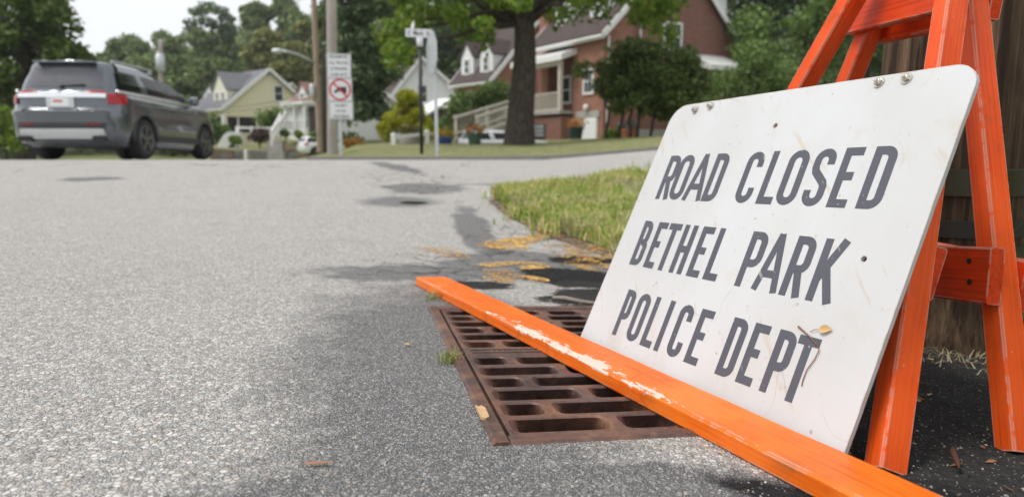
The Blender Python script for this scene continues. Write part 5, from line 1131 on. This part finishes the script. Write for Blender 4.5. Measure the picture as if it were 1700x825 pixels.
M['leaf_mid'] = leafmat('mid green leaves', LG((0.056, 0.101, 0.022), (0.111, 0.186, 0.041), (0.158, 0.250, 0.056), (0.205, 0.287, 0.075)))
M['leaf_bright'] = leafmat('bright green leaves', LG((0.067, 0.127, 0.015), (0.127, 0.216, 0.021), (0.178, 0.283, 0.030), (0.253, 0.297, 0.045)), .4)
M['leaf_dark'] = leafmat('dark green leaves', LG((0.022, 0.043, 0.011), (0.041, 0.074, 0.016), (0.061, 0.108, 0.024), (0.088, 0.135, 0.030)))
M['leaf_shade'] = leafmat('deep green small leaves', LG((0.057, 0.094, 0.021), (0.098, 0.149, 0.032), (0.138, 0.201, 0.044), (0.184, 0.230, 0.057)))
M['leaf_left'] = leafmat('deep green maple leaves', LG((.045, .080, .014), (.075, .125, .022), (.105, .165, .03), (.14, .19, .04)))
M['leaf_grey'] = leafmat('grey green needles', LG((0.063, 0.109, 0.051), (0.109, 0.163, 0.077), (0.155, 0.219, 0.105), (0.201, 0.255, 0.136)))
M['leaf_far'] = leafmat('hazy hillside leaves', LG((0.091, 0.139, 0.049), (0.153, 0.213, 0.073), (0.213, 0.284, 0.101), (0.274, 0.315, 0.126)))
M['leaf_olive'] = leafmat('olive hillside leaves', LG((0.128, 0.155, 0.046), (0.192, 0.219, 0.063), (0.265, 0.274, 0.082), (0.311, 0.292, 0.109)))
M['leaf_gold'] = leafmat('golden conifer sprays', LG((0.185, 0.207, 0.011), (0.330, 0.348, 0.014), (0.476, 0.482, 0.020), (0.582, 0.571, 0.029)), .2)
M['leaf_orange'] = leafmat('orange shrub leaves', LG((.25, .12, .015), (.42, .19, .02), (.5, .27, .04), (.20, .17, .04)), .2)
M['leaf_plum'] = leafmat('brown red shrub leaves', LG((.06, .04, .03), (.11, .07, .05), (.15, .10, .06)), .15)
M['bloom_yellow'] = leafmat('yellow blooms', LG((.5, .30, .02), (.6, .42, .03), (.12, .16, .03)), .2); M['bloom_mixed'] = leafmat('orange and red blooms', LG((.55, .20, .10), (.5, .30, .06), (.45, .12, .06), (.12, .15, .03)), .2)
def bark_mat(name, a, b_):
    t = NT(name); v = t.map((9, 9, 1.6)); n1 = t.noise(1.3, 5, v, .65); rd = t.vor(1.6, 'DISTANCE_TO_EDGE', v); return t.set(t.mix(t.mr(rd, 0, .25, 0, 1), a, t.mix(n1, a, b_)), .9, normal=t.bump(t.math('ADD', t.mr(rd, 0, .3, 0, 1), n1), .8, .03), spec=.2)
M['bark'] = bark_mat('furrowed grey bark', (.045, .036, .030), (.135, .112, .096)); M['bark_pale'] = bark_mat('pale bark', (.10, .085, .07), (.22, .19, .16))
def limbs(mb, p, q, r0, r1, seed, n=7, wig=.06):
    p, q = Vector(p), Vector(q); g = random.Random(seed); pts = [p]; L_ = (q - p).length
    for i in range(1, n): pts.append(p.lerp(q, i / n) + Vector((g.uniform(-1, 1), g.uniform(-1, 1), g.uniform(-.4, .4) + .5 * math.sin(math.pi * i / n))) * wig * L_)
    pts.append(q); mb.tube(pts, [r0 + (r1 - r0) * i / n for i in range(n + 1)], 9); return pts
def tree(label, base, trunk_top, r0, clumps, n, size, leaf, bark='bark', cat='tree', name='tree', seed=1, group=None, stems=None, hollow=.45, up=.4, flare=1.35):
    base = Vector(base); e = empty(name, base, label, cat, group); mb = MB(); tt = Vector(trunk_top)
    if stems is None:
        hh = (tt - base).length; pts = [base - Vector((0, 0, .15))] + [base.lerp(tt, t) + Vector((math.sin(t * 5 + seed), math.cos(t * 4 + seed), 0)) * r0 * .18 * t for t in np.linspace(0, 1, 12)]
        mb.tube(pts, [r0 * flare, r0 * flare * .95] + [r0 * (1 + (flare - 1) * math.exp(-t * 9)) * (1 - .35 * t) for t in np.linspace(0.09, 1, 11)], 18); st_ = tt
        for i, (c, r) in enumerate(clumps):
            if i < 22: limbs(mb, tt - (tt - base) * random.Random(seed + i).uniform(0, .12), Vector(c), r0 * .24, r0 * .03, seed * 31 + i)
    else:
        for i, (sb, stp_) in enumerate(stems): limbs(mb, sb, stp_, r0, r0 * .4, seed + i, wig=.04)
    mb.build('trunk', M[bark], e, smooth=True); link('crown', crown_mesh(clumps, n, size, seed, up, hollow), leaf, e); return e
def pclumps(lst, d, jitter=0., seed=0, rd=None):
    """clumps from (px, py, half width px, half height px); depth d; each becomes a solid ellipsoid at its own distance"""
    g = random.Random(seed); out = []
    for q in lst:
        px, py, hw, hh = q[:4]; dd = d + (q[4] if len(q) > 4 else g.uniform(-1, 1) * jitter); k = dd / F; out.append((at(px, py, dd), (hw * k, (hw * .9 if rd is None else rd) * k, hh * k)))
    return out
def fill(poly, n, r0, r1, seed, flat=.8):
    """scatter clump outlines inside a silhouette polygon given in degrees-like picture units"""
    g = random.Random(seed); xs = [p[0] for p in poly]; ys = [p[1] for p in poly]; out = []
    def inside(x, y):
        c = False; j = len(poly) - 1
        for i in range(len(poly)):
            if (poly[i][1] > y) != (poly[j][1] > y) and x < (poly[j][0] - poly[i][0]) * (y - poly[i][1]) / (poly[j][1] - poly[i][1]) + poly[i][0]: c = not c
            j = i
        return c
    t = 0
    while len(out) < n and t < 20000:
        t += 1; x, y = g.uniform(min(xs), max(xs)), g.uniform(min(ys), max(ys))
        if inside(x, y): r = g.uniform(r0, r1); out.append((x, y, r, r * flat))
    return out

# ------------------------------------------------------------ trees and shrubs
# broad street tree whose boughs hang over the middle of the view
BIG = gv(at(862, 237, 20.5).x, 20.5)
cl = pclumps(fill([(655, -150), (1110, -150), (1120, 30), (1100, 48), (1070, 40), (1040, 12), (960, 10), (905, 22), (830, 25), (790, 52), (735, 38), (700, 34), (680, 88), (655, 92), (645, 20)], 96, 18, 34, 11, .6), 20.5, 2.4, 3, rd=36)
cl += pclumps([(655, 92, 22, 26, -1), (648, 55, 24, 26), (805, 66, 20, 22, -1), (770, 48, 24, 20), (1100, 46, 26, 24, -1), (1085, 15, 34, 26), (990, 12, 36, 24), (930, 26, 30, 22, -1), (700, 12, 36, 24), (1118, 62, 12, 16)], 20.5, rd=30) + pclumps(fill([(620, -420), (1160, -420), (1140, -170), (640, -170)], 26, 50, 80, 12, .6), 20.5, 2.4, 13, rd=70)
tree('big street tree with dark furrowed trunk and drooping bright green boughs before the brick houses', BIG, at(872, 22, 20.5), .43, cl, 30000, .095, M['leaf_bright'], seed=5, hollow=.1, up=.1, flare=1.2)
# shrub-tree in front of the near brick house
b0 = gv(at(1040, 234, 23).x, 23); stems = [(b0 + Vector((dx, dy, -.1)), at(px, 120, 23)) for dx, dy, px in ((-.6, 0, 1000), (-.25, .2, 1035), (.1, -.1, 1050), (.35, .2, 1075), (.75, 0, 1110))]
cl = pclumps(fill([(958, 118), (985, 102), (1022, 86), (1060, 70), (1108, 80), (1145, 102), (1163, 135), (1156, 170), (1112, 186), (1060, 182), (1018, 178), (1000, 150), (965, 142)], 58, 14, 28, 21, .8), 23, 1.0, 4)
tree('rounded dark green multi-stemmed tree shading the side of the red brick house', b0, b0, .06, cl, 17000, .078, M['leaf_shade'], seed=8, stems=stems, cat='small tree', name='small_tree', hollow=.3)
def simple_tree(label, px, py, d, poly, nc, r0, r1, n, size, leaf, seed, tr=.2, top=None, jit=1.5, bark='bark', group=None, cat='tree', name='tree', flat=.75, hollow=.35):
    X = at(px, py, d); base = Vector((X.x, d, float(gz(X.x, d)))); cl = pclumps(fill(poly, nc, r0, r1, seed, flat), d, jit, seed); tp = at(*(top or (px, sum(p[1] for p in poly) / len(poly))), d)
    if tp.z < base.z + .4: tp.z = base.z + .5
    return tree(label, base, tp, tr, cl, n, size, leaf, bark, cat, name, seed, group, hollow=hollow)
simple_tree('tall dark green tree standing behind the grey SUV at the left edge', 40, 245, 33, [(-160, -60), (95, -40), (112, 20), (138, 70), (140, 130), (120, 190), (30, 200), (-160, 200)], 60, 24, 46, 20000, .16, M['leaf_left'], 31, .35, (40, 60), 2.5)
simple_tree('yellow green bushy shrub at the left edge beside the SUV bumper', 10, 256, 24, [(-60, 190), (10, 180), (38, 200), (42, 235), (-60, 240)], 14, 16, 28, 2600, .075, M['leaf_bright'], 33, .06, (8, 225), .6, cat='shrub', name='shrub')
simple_tree('tall grey green tree with a dark trunk directly behind the grey utility pole', 539, 250, 33, [(548, -120), (640, -120), (650, 40), (660, 120), (650, 170), (640, 225), (575, 235), (560, 120), (550, 30)], 64, 16, 32, 17000, .13, M['leaf_grey'], 35, .22, (541, -40), 1.2, flat=.65)
simple_tree('light green young tree squeezed between the two utility poles', 536, 250, 36, [(524, 20), (545, -20), (548, 130), (546, 230), (526, 225), (530, 120)], 16, 9, 16, 2200, .11, M['leaf_mid'], 36, .08, (536, 120), .6)
simple_tree('golden yellow conifer behind the short white fence', 676, 236, 27, [(672, 158), (692, 158), (706, 190), (716, 228), (640, 230), (625, 220), (648, 190)], 44, 9, 16, 15000, .055, M['leaf_gold'], 37, .1, (680, 165), .5, cat='conifer', name='conifer', hollow=.6)
simple_tree('dense rounded green shrub mound between the stop sign and the beige stairs', 790, 238, 41.5, [(735, 215), (745, 185), (775, 158), (815, 150), (850, 150), (860, 200), (830, 222), (745, 238)], 30, 14, 26, 14000, .10, M['leaf_mid'], 38, .1, (795, 200), .7, cat='shrub', name='shrub', hollow=.65)
simple_tree('small orange autumn shrub low beside the truck sign post', 583, 250, 28, [(573, 232), (590, 230), (597, 242), (590, 250), (572, 250)], 6, 9, 13, 800, .05, M['leaf_orange'], 39, .04, (583, 240), .3, cat='shrub', name='shrub')
simple_tree('round green bush against the yellow house gable', 449, 226, 57, [(440, 190), (462, 186), (464, 215), (440, 218)], 6, 13, 20, 1200, .16, M['leaf_mid'], 40, .08, (449, 205), .5, cat='shrub', name='shrub', hollow=.6)
simple_tree('brown red bush above the grey stone wall', 432, 238, 49.5, [(418, 220), (440, 216), (446, 230), (415, 234)], 6, 9, 14, 900, .12, M['leaf_plum'], 41, .06, (430, 228), .4, cat='shrub', name='shrub')
simple_tree('small clipped green bush left of the brown red bush', 393, 238, 48.5, [(388, 230), (400, 229), (401, 236), (387, 236)], 4, 6, 9, 500, .10, M['leaf_bright'], 42, .05, (394, 233), .3, cat='shrub', name='shrub', hollow=.6)
for i, (px, py) in enumerate(((474, 221), (498, 224))): simple_tree(('low green bush at the foot of the white porch steps', 'low green bush under the white porch railing')[i], px, py + 6, 48.2, [(px - 6, py - 4), (px + 6, py - 4), (px + 7, py + 3), (px - 7, py + 3)], 4, 5, 8, 400, .09, M['leaf_bright'], 43 + i, .05, (px, py), .2, cat='shrub', name='shrub', hollow=.6)
simple_tree('dark green shrub in shade behind the SUV bonnet by the yellow house', 362, 240, 55, [(350, 195), (372, 200), (380, 225), (352, 232)], 8, 10, 17, 1100, .15, M['leaf_mid'], 46, .06, (362, 215), .5, cat='shrub', name='shrub')
GR = 'trees behind the near brick house'
simple_tree('pale green loose tree right of the brick gable, lower crown behind the sign', 1250, 235, 30, [(1185, 100), (1215, 70), (1270, 85), (1310, 120), (1330, 190), (1160, 190), (1165, 130)], 34, 18, 36, 8000, .085, M['leaf_mid'], 51, .14, (1255, 110), 1.4)
simple_tree('taller light green tree leaning towards the orange trestle', 1330, 235, 36, [(1230, 50), (1265, 25), (1330, 10), (1400, -40), (1420, 60), (1370, 130), (1260, 110)], 34, 20, 40, 8000, .11, M['leaf_mid'], 52, .18, (1335, 60), 1.6)
simple_tree('very dark tall tree behind the white rear dormer of the brick house', 1280, 235, 52, [(1200, -80), (1380, -80), (1400, 0), (1350, 20), (1280, 40), (1225, 85), (1205, 40)], 34, 26, 50, 6500, .2, M['leaf_dark'], 53, .3, (1290, 0), 2)
simple_tree('deep green tree seen through the trestle legs', 1440, 235, 32, [(1380, 20), (1500, 0), (1540, 60), (1510, 180), (1400, 180)], 22, 22, 42, 5000, .1, M['leaf_dark'], 54, .16, (1440, 90), 1.5)
simple_tree('slim green bush right of the shading tree beside the red brick side wall', 1150, 235, 27, [(1125, 120), (1175, 115), (1195, 190), (1150, 225), (1120, 200)], 18, 16, 28, 4500, .075, M['leaf_mid'], 55, .07, (1150, 165), .8, cat='shrub', name='shrub')
b0 = gv(at(1000, 233, 28).x, 28)
simple_tree('low leafy plants along the foundation of the red brick house', 1012, 233, 29, [(1000, 218), (1030, 215), (1045, 228), (1000, 230)], 6, 8, 13, 900, .06, M['leaf_bright'], 56, .04, (1015, 224), .3, cat='shrub', name='shrub')
# mid-distance trees behind the houses
for i, (lab, px, d, poly, leaf, nc, n, sz) in enumerate([
    ('broad dark tree behind the white gabled house', 735, 88, [(600, 60), (700, 40), (790, 60), (850, 20), (860, 110), (760, 140), (640, 130)], 'leaf_dark', 30, 6000, .35),
    ('mid green tree rising behind the double dormer house', 800, 95, [(740, -60), (860, -80), (900, 60), (840, 90), (760, 80)], 'leaf_mid', 26, 5000, .38),
    ('bright tree gap filler between big trunk and chimney', 905, 80, [(870, -40), (960, -40), (950, 70), (880, 80)], 'leaf_mid', 16, 3000, .32)]):
    if i == 2: lab = 'mid green tree far behind the brick chimney right of the big trunk'
    simple_tree(lab, px, 235, d, poly, nc, 20, 42, n, sz, M[leaf], 61 + i, .4, (px, 60), 5)
# wooded hillside: individual trees one can tell apart, then the mass between them
GH = 'trees on the wooded hillside'
specs = [(150, 105, 128, 30, 26, 'leaf_far'), (195, 92, 122, 34, 26, 'leaf_far'), (235, 82, 130, 36, 30, 'leaf_far'), (285, 80, 126, 36, 32, 'leaf_far'), (335, 85, 118, 38, 34, 'leaf_far'), (385, 78, 124, 38, 36, 'leaf_far'),
         (425, 45, 128, 42, 40, 'leaf_far'), (470, 30, 126, 40, 40, 'leaf_far'), (505, 45, 122, 38, 42, 'leaf_far'), (445, 85, 106, 40, 30, 'leaf_olive'), (490, 90, 100, 38, 30, 'leaf_olive'), (515, 70, 108, 34, 36, 'leaf_olive'), (390, 108, 104, 36, 26, 'leaf_far'), (340, 115, 100, 36, 24, 'leaf_far'), (290, 118, 102, 36, 22, 'leaf_far'), (240, 118, 104, 36, 22, 'leaf_far'), (190, 125, 108, 36, 24, 'leaf_far'), (420, 20, 134, 22, 18, 'leaf_far')]
LB = ['leftmost hillside tree above the SUV roof', 'hillside tree behind the left end of the SUV roof', 'hillside tree left of the far transformer pole', 'hillside tree just behind the far transformer pole', 'hillside tree under the airy tall tree', 'hillside tree right of the airy tall tree', 'hillside tree with crown against the sky, left of the two others', 'tallest rounded hillside tree on the skyline', 'hillside tree on the skyline next to the thin brown pole',
      'olive green tree above the ridge of the yellow house', 'olive green tree just below the street lamp head', 'olive green tree behind the curved lamp arm', 'green tree directly above the yellow house dormer', 'green tree above the distant white house', 'green tree low on the hillside left of the distant white house', 'green tree low behind the SUV side windows', 'green tree low behind the SUV rear roof corner', 'small feathery treetop poking above the hillside skyline']
for i, (px, py, d, hw, hh, lf) in enumerate(specs):
    k = d / F; c = at(px, py, d); base = Vector((c.x, d, float(gz(c.x, d)))); g = random.Random(90 + i); cs = []
    low = min((c.z - base.z), hh * k * 2.2)
    for q in range(11):
        a = g.uniform(0, 6.28); rr_ = g.uniform(.15, .72); zz = g.uniform(-1.3, .62); r = g.uniform(.26, .46) * hw * k; cs.append((c + Vector((math.cos(a) * rr_ * hw * k, math.sin(a) * rr_ * hw * k, zz * hh * k)), (r, r, r * .8)))
    tree(LB[i], base, c, .28, cs, 3400, .42, M[lf], 'bark_pale', seed=100 + i, group=GH, hollow=.4)
airy = pclumps([(318, 40, 12, 9), (330, 20, 16, 9), (345, 12, 16, 8), (362, 18, 15, 9), (376, 30, 13, 9), (383, 45, 9, 8), (340, 36, 14, 8), (356, 42, 12, 8), (322, 62, 10, 8), (372, 60, 10, 8), (310, 55, 8, 8), (350, 58, 9, 6), (330, 50, 8, 6)], 120, 2, 7)
c = at(346, 110, 120); tree('airy tall tree with sky showing through its open crown on the hillside skyline', (c.x, 120, float(gz(c.x, 120))), at(347, 75, 120), .22, airy, 1300, .34, M['leaf_grey'], 'bark', seed=140, group=GH, hollow=.2)
cl = []
g = random.Random(5)
for _ in range(620):
    y = g.uniform(96, 185); x = g.uniform(-.95, .85) * y; z = float(gz(x, y)); r = g.uniform(2.2, 4.4); cl.append((Vector((x, y, z + g.uniform(.5, 1.0) * r * 1.25)), (r, r, r * .85)))
o = link('hillside_wood', crown_mesh(cl, 130000, .55, 77, .5, .6), M['leaf_far']); tag(o, 'dense green wood covering the hillside behind the houses', None, kind='stuff')
cl = []
for _ in range(150):
    y = g.uniform(50, 95); x = g.uniform(.10, .95) * y if g.random() < .75 else g.uniform(-1.2, -.66) * y; z = float(gz(x, y)); r = g.uniform(2.0, 3.6); cl.append((Vector((x, y, z + g.uniform(.4, 2.2) * r)), (r, r, r * .85)))
o = link('wood_edge', crown_mesh(cl, 42000, .32, 78, .5, .5), M['leaf_dark']); tag(o, 'dark green wood edge behind the brick houses and the left tree', None, kind='stuff')

# bushes added out of view on the right to shade the trestle and ground
for lab, x, y, r, hh, sd in (('tall unseen bush added right of the near utility pole to shade the trestle', 3.1, 3.4, .95, 1.7, 71), ('wide unseen bush added level with the barricade to block side light', 3.3, 1.0, 1.1, 1.6, 72), ('unseen bush added nearest the camera to block light from the right', 3.2, -1.6, 1.1, 1.7, 73)):
    b0 = gv(x, y); g = random.Random(sd); cs = [(b0 + Vector((g.uniform(-.6, .6) * r, g.uniform(-.8, .8) * r, g.uniform(.25, .95) * hh)), (r * g.uniform(.45, .7),) * 2 + (r * .5,)) for _ in range(12)]
    tree(lab, b0, b0 + Vector((0, 0, .7)), .05, cs, 3600, .055, M['leaf_mid'], cat='shrub', name='shrub', seed=sd, group='bushes added out of view for shade')

# ------------------------------------------------------------ pots and yard ornaments
pot('flower_pot', 'blue glazed flower pot with yellow blooms at the foot of the green shrub mound', 738, 243, 21.5, .25, .28, simple('blue glaze', (.03, .07, .24), .3, .2, 4), M['bloom_yellow'])
pot('flower_pot', 'tall green flower pot with orange blooms in front of the silver hatchback', 788, 243, 21.0, .22, .40, simple('green glaze', (.05, .10, .06), .4, .2, 4), M['bloom_mixed'])
pot('flower_pot', 'dark flower pot with orange and yellow blooms beside the white garage door', 956, 232, 28, .30, .50, simple('dark green pot', (.012, .035, .035), .4, .2, 4), M['bloom_mixed'])
pot('flower_pot', 'terracotta flower pot with a grey domed plant under the multi-stemmed tree', 1044, 233, 26.5, .30, .42, simple('terracotta', (.36, .13, .06), .7, .2, 4), leafmat('grey plum leaves', LG((.09, .08, .09), (.14, .12, .13), (.10, .12, .07))))
def barrel(px, py, d):
    c = at(px, py, d); e = empty('planter_barrel', c, 'round weathered planter tub between the white fence posts', 'planter'); b = MB(); b.lathe(c - Vector((0, 0, .05)), [(.26, 0), (.33, .22), (.34, .3), (.30, .5), (.27, .5)], 18); autosmooth(b.build('tub', M['stone_grey'], e), 40)
    pln = link('plants', crown_mesh([(c + Vector((0, 0, .62)), (.34, .34, .14))], 260, .05, 9), leafmat('planter leaves', LG((.06, .09, .02), (.12, .15, .04), (.30, .16, .08))), e); tag(pln, kind='stuff')
barrel(681, 248, 21.5)

# ------------------------------------------------------------ grass
def grass_mat(name, a, b_, c):
    t = NT(name); ge = t.n('ShaderNodeNewGeometry'); r = ge.outputs['Random Per Island']; n = t.noise(1.9, 3); v = t.math('ADD', t.math('MULTIPLY', r, .5), t.math('MULTIPLY', n, .62))
    col = t.ramp(v, [(.30, a), (.48, b_), (.64, c), (.85, tuple(min(1, q * 1.35) for q in c))]); t.set(col, .6, spec=.25); tr = t.n('ShaderNodeBsdfTranslucent'); t.put(tr.inputs[0], col); ms = t.n('ShaderNodeMixShader'); ms.inputs[0].default_value = .3
    t.t.links.new(t.b.outputs[0], ms.inputs[1]); t.t.links.new(tr.outputs[0], ms.inputs[2]); t.t.links.new(ms.outputs[0], t.out.inputs[0]); return t.mat
M['grass'] = grass_mat('verge grass', (.17, .33, .022), (.29, .42, .05), (.58, .51, .25)); M['grass_lawn'] = grass_mat('lawn grass', (.15, .21, .04), (.22, .27, .07), (.36, .34, .15)); M['straw'] = grass_mat('dry straw', (.30, .25, .14), (.42, .36, .22), (.52, .47, .32))
def res(P, k):
    P = np.array(P, float); s = np.r_[0, np.cumsum(np.linalg.norm(np.diff(P, axis=0), axis=1))]; q = k * s[-1]; return np.stack([np.interp(q, s, P[:, 0]), np.interp(q, s, P[:, 1])], -1)
def strip_roots(A, B, n, seed, smax=1., tmin=0., up=.03, tpow=1.):
    g = np.random.default_rng(seed); s = g.uniform(0, smax, n); t = tmin + (1 - tmin) * g.uniform(0, 1, n) ** tpow; a, b = res(A, s), res(B, s); p = a * (1 - t[:, None]) + b * t[:, None]; p += g.normal(size=p.shape) * .03; z = gz(p[:, 0], p[:, 1]) + up; return np.concatenate([p, z[:, None]], 1)
rt = strip_roots(V_LO, V_HI, 60000, 1, .42, 0, .02); e_ = strip_roots(V_LO, V_HI, 9000, 21, .42, 0, .01, 9.); e_[:, :2] += np.random.default_rng(4).normal(size=(9000, 2)) * .085; kp = np.array([mnoise.noise(Vector((p[0] * 3.2, p[1] * 3.2, 1))) > .0 for p in e_]); e_ = e_[kp]; e_[:, 2] = gz(e_[:, 0], e_[:, 1]); keep = np.array([mnoise.noise(Vector((p[0] * 2.1, p[1] * 2.1, 9))) > -.28 for p in rt]); rt = np.concatenate([rt[keep], e_]); tag(link('grass', blade_mesh(rt, .04, .16, .007, .015, 1.1, 1), M['grass']), 'patchy green and straw grass on the verge left of the white sign', kind='stuff')
rt = strip_roots(V_LO, V_HI, 420, 2, .45, .25, .02); tag(link('tall_grass', blade_mesh(rt, .14, .36, .005, .010, .8, 2), M['grass']), 'taller grass stalks standing out of the verge', kind='stuff')
rt = strip_roots(V_LO, V_HI, 22000, 8, .42, 0, .03, 1.3); rt = rt[np.array([mnoise.noise(Vector((p[0] * 1.7, p[1] * 1.7, 4))) > .08 for p in rt])]; tag(link('dry_grass', blade_mesh(rt, .04, .15, .005, .011, 1.6, 8), M['straw']), 'dry straw coloured grass along the lower verge edge', kind='stuff')
rt = strip_roots(LAWN_F, LAWN_B, 26000, 3, .62, 0, .04, 1.7); tag(link('lawn_grass', blade_mesh(rt, .03, .09, .010, .022, 1.2, 3), M['grass_lawn']), 'short mown grass of the far lawn', kind='stuff')
g = np.random.default_rng(6); n = 1100; a = g.uniform(0, 2 * math.pi, n); r = .29 + np.abs(g.normal(size=n)) * .13; x = PC.x + r * np.cos(a); y = PC.y + r * np.sin(a); rt = np.stack([x, y, gz(x, y)], -1)
tag(link('dry_grass', blade_mesh(rt, .008, .024, .0015, .004, 6., 6), M['straw']), 'dry straw lying round the foot of the near utility pole', kind='stuff')
n = 900; x = g.uniform(1.58, 2.3, n); y = g.uniform(1.9, 3.0, n); rt = np.stack([x, y, gz(x, y)], -1); tag(link('tall_grass', blade_mesh(rt, .15, .55, .003, .007, .6, 9), M['grass']), 'tall green grass at the right edge beside the near pole', kind='stuff')
sk = gpt(1692, 560); t1 = MB(); t1.tube([sk, sk + Vector((.004, 0, .2)), sk + Vector((-.012, 0, .42)), sk + Vector((-.035, 0, .52))], [.004, .003, .003, .005], 6); tag(t1.build('dry_stalk', M['straw'], loc=sk), 'single pale dry grass stalk curving up beside the trestle leg', 'grass stalk')

# ------------------------------------------------------------ thin summer haze
mb = MB(); mb.box((0, 200, 23.5), (900, 620, 67)); hz = mb.build('haze', None or bpy.data.materials.new('thin haze')); tag(hz, kind='stuff')
hm = hz.data.materials[0]; hm.use_nodes = True; hm.node_tree.nodes.clear(); pv = hm.node_tree.nodes.new('ShaderNodeVolumePrincipled'); ho = hm.node_tree.nodes.new('ShaderNodeOutputMaterial'); hm.node_tree.links.new(pv.outputs[0], ho.inputs['Volume'])
pv.inputs['Color'].default_value = (.92, .96, 1, 1); pv.inputs['Density'].default_value = .00038; pv.inputs['Anisotropy'].default_value = .2
